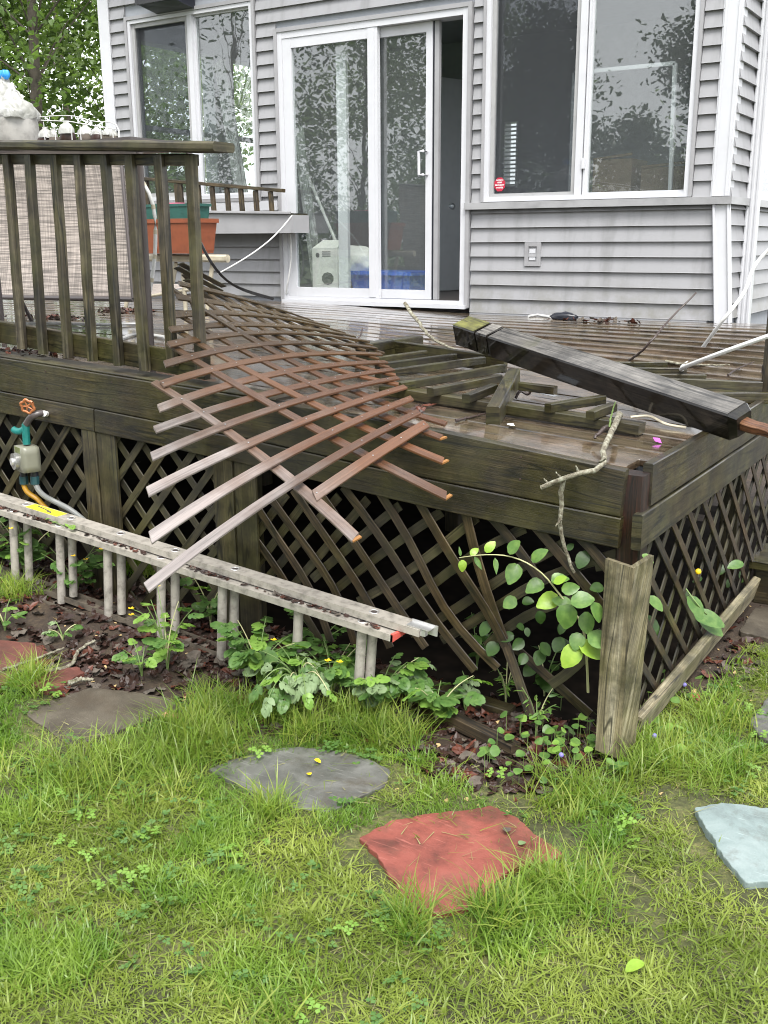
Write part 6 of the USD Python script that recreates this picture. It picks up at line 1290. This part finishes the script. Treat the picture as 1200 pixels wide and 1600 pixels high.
# small single leaves and petals lying about
for lab, (x, y), s, mt in (("yellow petals lying on the grey slate, upper pair", (492, 1186), .016, "petal_yellow"), ("yellow petal lying lower on the grey slate", (484, 1211), .015, "petal_yellow"), ("dry pinkish leaf lying at the right end of the brown slate", (252, 1118), .045, "leaf_dry"),
                           ("dark red leaf on the soil by the bottom board", (1082, 1084), .03, "leaf_red"), ("pale green leaf lying on the red stone", (812, 1320), .02, "weed_leaf_pale"), ("curled brown leaf lying on the red stone", (792, 1300), .022, "bark"), ("bright yellow green leaf in the lawn at the lower right", (1005, 1503), .032, "vine_leaf_bright"),
                           ("yellow green leaf right of the red stone in the grass", (872, 1350), .025, "vine_leaf_bright"), ("yellow green fallen leaf below the brown slate", (198, 1142), .03, "vine_leaf_bright")):
    p = on_ground(x, y, .032); v, f, _ = leaf_blade(s * 1.7, s * 1.15, "round", .2, .25); a = rng.uniform(0, 6.28); R2 = A([[math.cos(a), -math.sin(a)], [math.sin(a), math.cos(a)]]); v[:, :2] = v[:, :2] @ R2.T
    single("fallen_leaf" if "leaf" in lab else "petal", MB().add(v + p, f), mt, lab, "leaf" if "leaf" in lab else "petal", smooth=True)

# ================================================================== trees
def tree_leaves(ctrs, n, size, r, spread, flat=.75):
    """n leaf faces in clumps round the points: each is a folded pointed leaf."""
    k = r.integers(0, len(ctrs), n); c = ctrs[k] + r.normal(0, 1, (n, 3)) * spread * A([1, 1, flat])
    s = size * r.uniform(.6, 1.3, n)[:, None]; az = r.uniform(0, 6.283, n); tl = r.normal(-.35, .45, n)
    d = np.stack([np.cos(az) * np.cos(tl), np.sin(az) * np.cos(tl), np.sin(tl)], 1); u = nrm(r.normal(0, .45, (n, 3)) + A([0, 0, 1])); sd_ = nrm(np.cross(u, d)); u = np.cross(d, sd_)
    base = c - d * s * .5; v = np.stack([base, base + d * s * .35 + sd_ * s * .42 + u * s * .08, base + d * s * .75 + sd_ * s * .25 + u * s * .05, base + d * s - u * s * .15, base + d * s * .75 - sd_ * s * .25 + u * s * .05, base + d * s * .35 - sd_ * s * .42 + u * s * .08], 1)
    f = A([[0, 2, 1], [0, 3, 2], [0, 4, 3], [0, 5, 4]]); F = (f[None] + 6 * np.arange(n)[:, None, None]).reshape(-1, 3)
    return v.reshape(-1, 3), F
def tree(label, pos, hgt, cr_r, z0, n, mt, seed, size=.13, trunk_r=.16, cat="tree", shape=1.0, clumps=70, group=None, spread=.38):
    r = np.random.default_rng(seed); t = thing("broadleaf_tree", label, cat, group); p = A([pos[0], pos[1], -.05])
    tr_ = MB(); top_ = p + A([r.normal(0, .3), r.normal(0, .3), hgt * .85]); pth = smoothpath([p, p + (top_ - p) * .4 + r.normal(0, .15, 3), top_], 14)
    tr_.sweep(pth, ring(trunk_r, 10), (0, 1, 0), scale=np.linspace(1, .18, 14)); cs = []
    for k in range(clumps):
        u = r.uniform(0, 1) ** .8; z = z0 + (hgt - z0) * u; prof = math.sin(math.pi * min(1, .18 + .82 * u) ** (.9 * shape)) if shape < 1.5 else (1 - u) ** .8 + .05
        rad = cr_r * max(prof, .12) * r.uniform(.35, 1) ** .6; a = r.uniform(0, 6.283); cs.append(A([p[0] + rad * math.cos(a), p[1] + rad * math.sin(a), z]))
    cs = A(cs)
    for k in r.choice(len(cs), min(34, len(cs)), replace=False):
        b_ = pth[int(np.clip((cs[k][2] - .8) / hgt * 13, 2, 12))]; m_ = (b_ + cs[k]) / 2 + A([0, 0, .2]); tr_.sweep(smoothpath([b_, m_, cs[k]], 8), ring(trunk_r * .13, 5), (.2, .3, 1) if abs(nrm(cs[k] - b_)[2]) < .8 else (0, 1, 0), scale=np.linspace(1, .2, 8))
    part(t, "trunk", tr_, "bark", True)
    v, f = tree_leaves(cs, n, size, r, spread * cr_r / 2.2); part(t, "crown", MB().add(v, f), mt)
    return t
def along(px, py, dist): d = ray(px, py); d = d / math.hypot(d[0], d[1]); return EYE[:2] + d[:2] * dist
tree("large dark green maple filling the left side behind the railing", along(30, 100, 17.5), 10.5, 4.0, 2.2, 40000, "tree_leaf", 11, .095, .13, spread=.30, clumps=130)
tree("lighter green tree next to the house corner with sky showing through", along(170, 100, 19.5), 9.5, 2.4, 1.6, 17000, "tree_leaf_light", 12, .095, .10, clumps=70)
tree("tall tree further back behind the large maple", along(100, 80, 25), 11.5, 4.0, 2.0, 22000, "tree_leaf_light", 13, .11, .12)
tree("dark low tree at the left edge behind the salt bag", along(-40, 150, 21), 6.5, 3.6, .6, 9000, "tree_leaf", 14, .14, .14)
for k, (x, y, h, r_, mt, sh, n, where) in enumerate((
        (-21.5, -7.0, 5.2, 2.4, "tree_leaf", 1.0, 4500, "low and loose, furthest left behind the lawn"), (-18.0, -7.5, 9.5, 2.6, "tree_leaf_dark", 1.0, 2600, "thin with bare branches, behind the lawn"),
        (-15.2, -8.5, 8.2, 2.3, "tree_leaf", 1.0, 5000, "open crowned, opposite the fixed door pane"), (-12.3, -9.2, 9.5, 2.2, "tree_leaf", 1.0, 8000, "full crowned, opposite the sliding pane"),
        (-10.0, -8.5, 6.6, 1.7, "tree_leaf_dark", 1.0, 6000, "dark and round, opposite the insect screen"), (-8.3, -9.5, 4.4, 1.3, "tree_leaf_dark", 1.0, 3500, "low dark bush between two taller trees"),
        (-6.0, -8.2, 10.5, 1.9, "tree_leaf_dark", 2.0, 9000, "tall dark pointed, opposite the right window"), (-2.5, -10.5, 9.0, 2.6, "tree_leaf", 1.0, 6000, "broad, at the right behind the lawn"),
        (-14.5, -15, 5.0, 4.2, "tree_leaf", 1.0, 6000, "low and wide at the back, left"), (-7, -15, 4.6, 4.0, "tree_leaf", 1.0, 6000, "low and wide at the back, right"), (-23, -13, 5.0, 4.2, "tree_leaf_dark", 1.0, 5000, "low and dark at the back"))):
    tree("tree mirrored in the windows, " + where, (x, y), h, r_, .5, int(n * 1.7), mt, 40 + k, .115, .12, shape=sh)
# trees beyond the house, seen through its side windows
#tree("tree beyond the side windows of the house", (-13.5, 12.5), 6.0, 2.6, .8, 6000, "tree_leaf_light", 61, .16, .16)
#tree("smaller tree beyond the side windows of the house", (-16.5, 16.5), 6.5, 3.0, .8, 6000, "tree_leaf_light", 62, .16, .16)
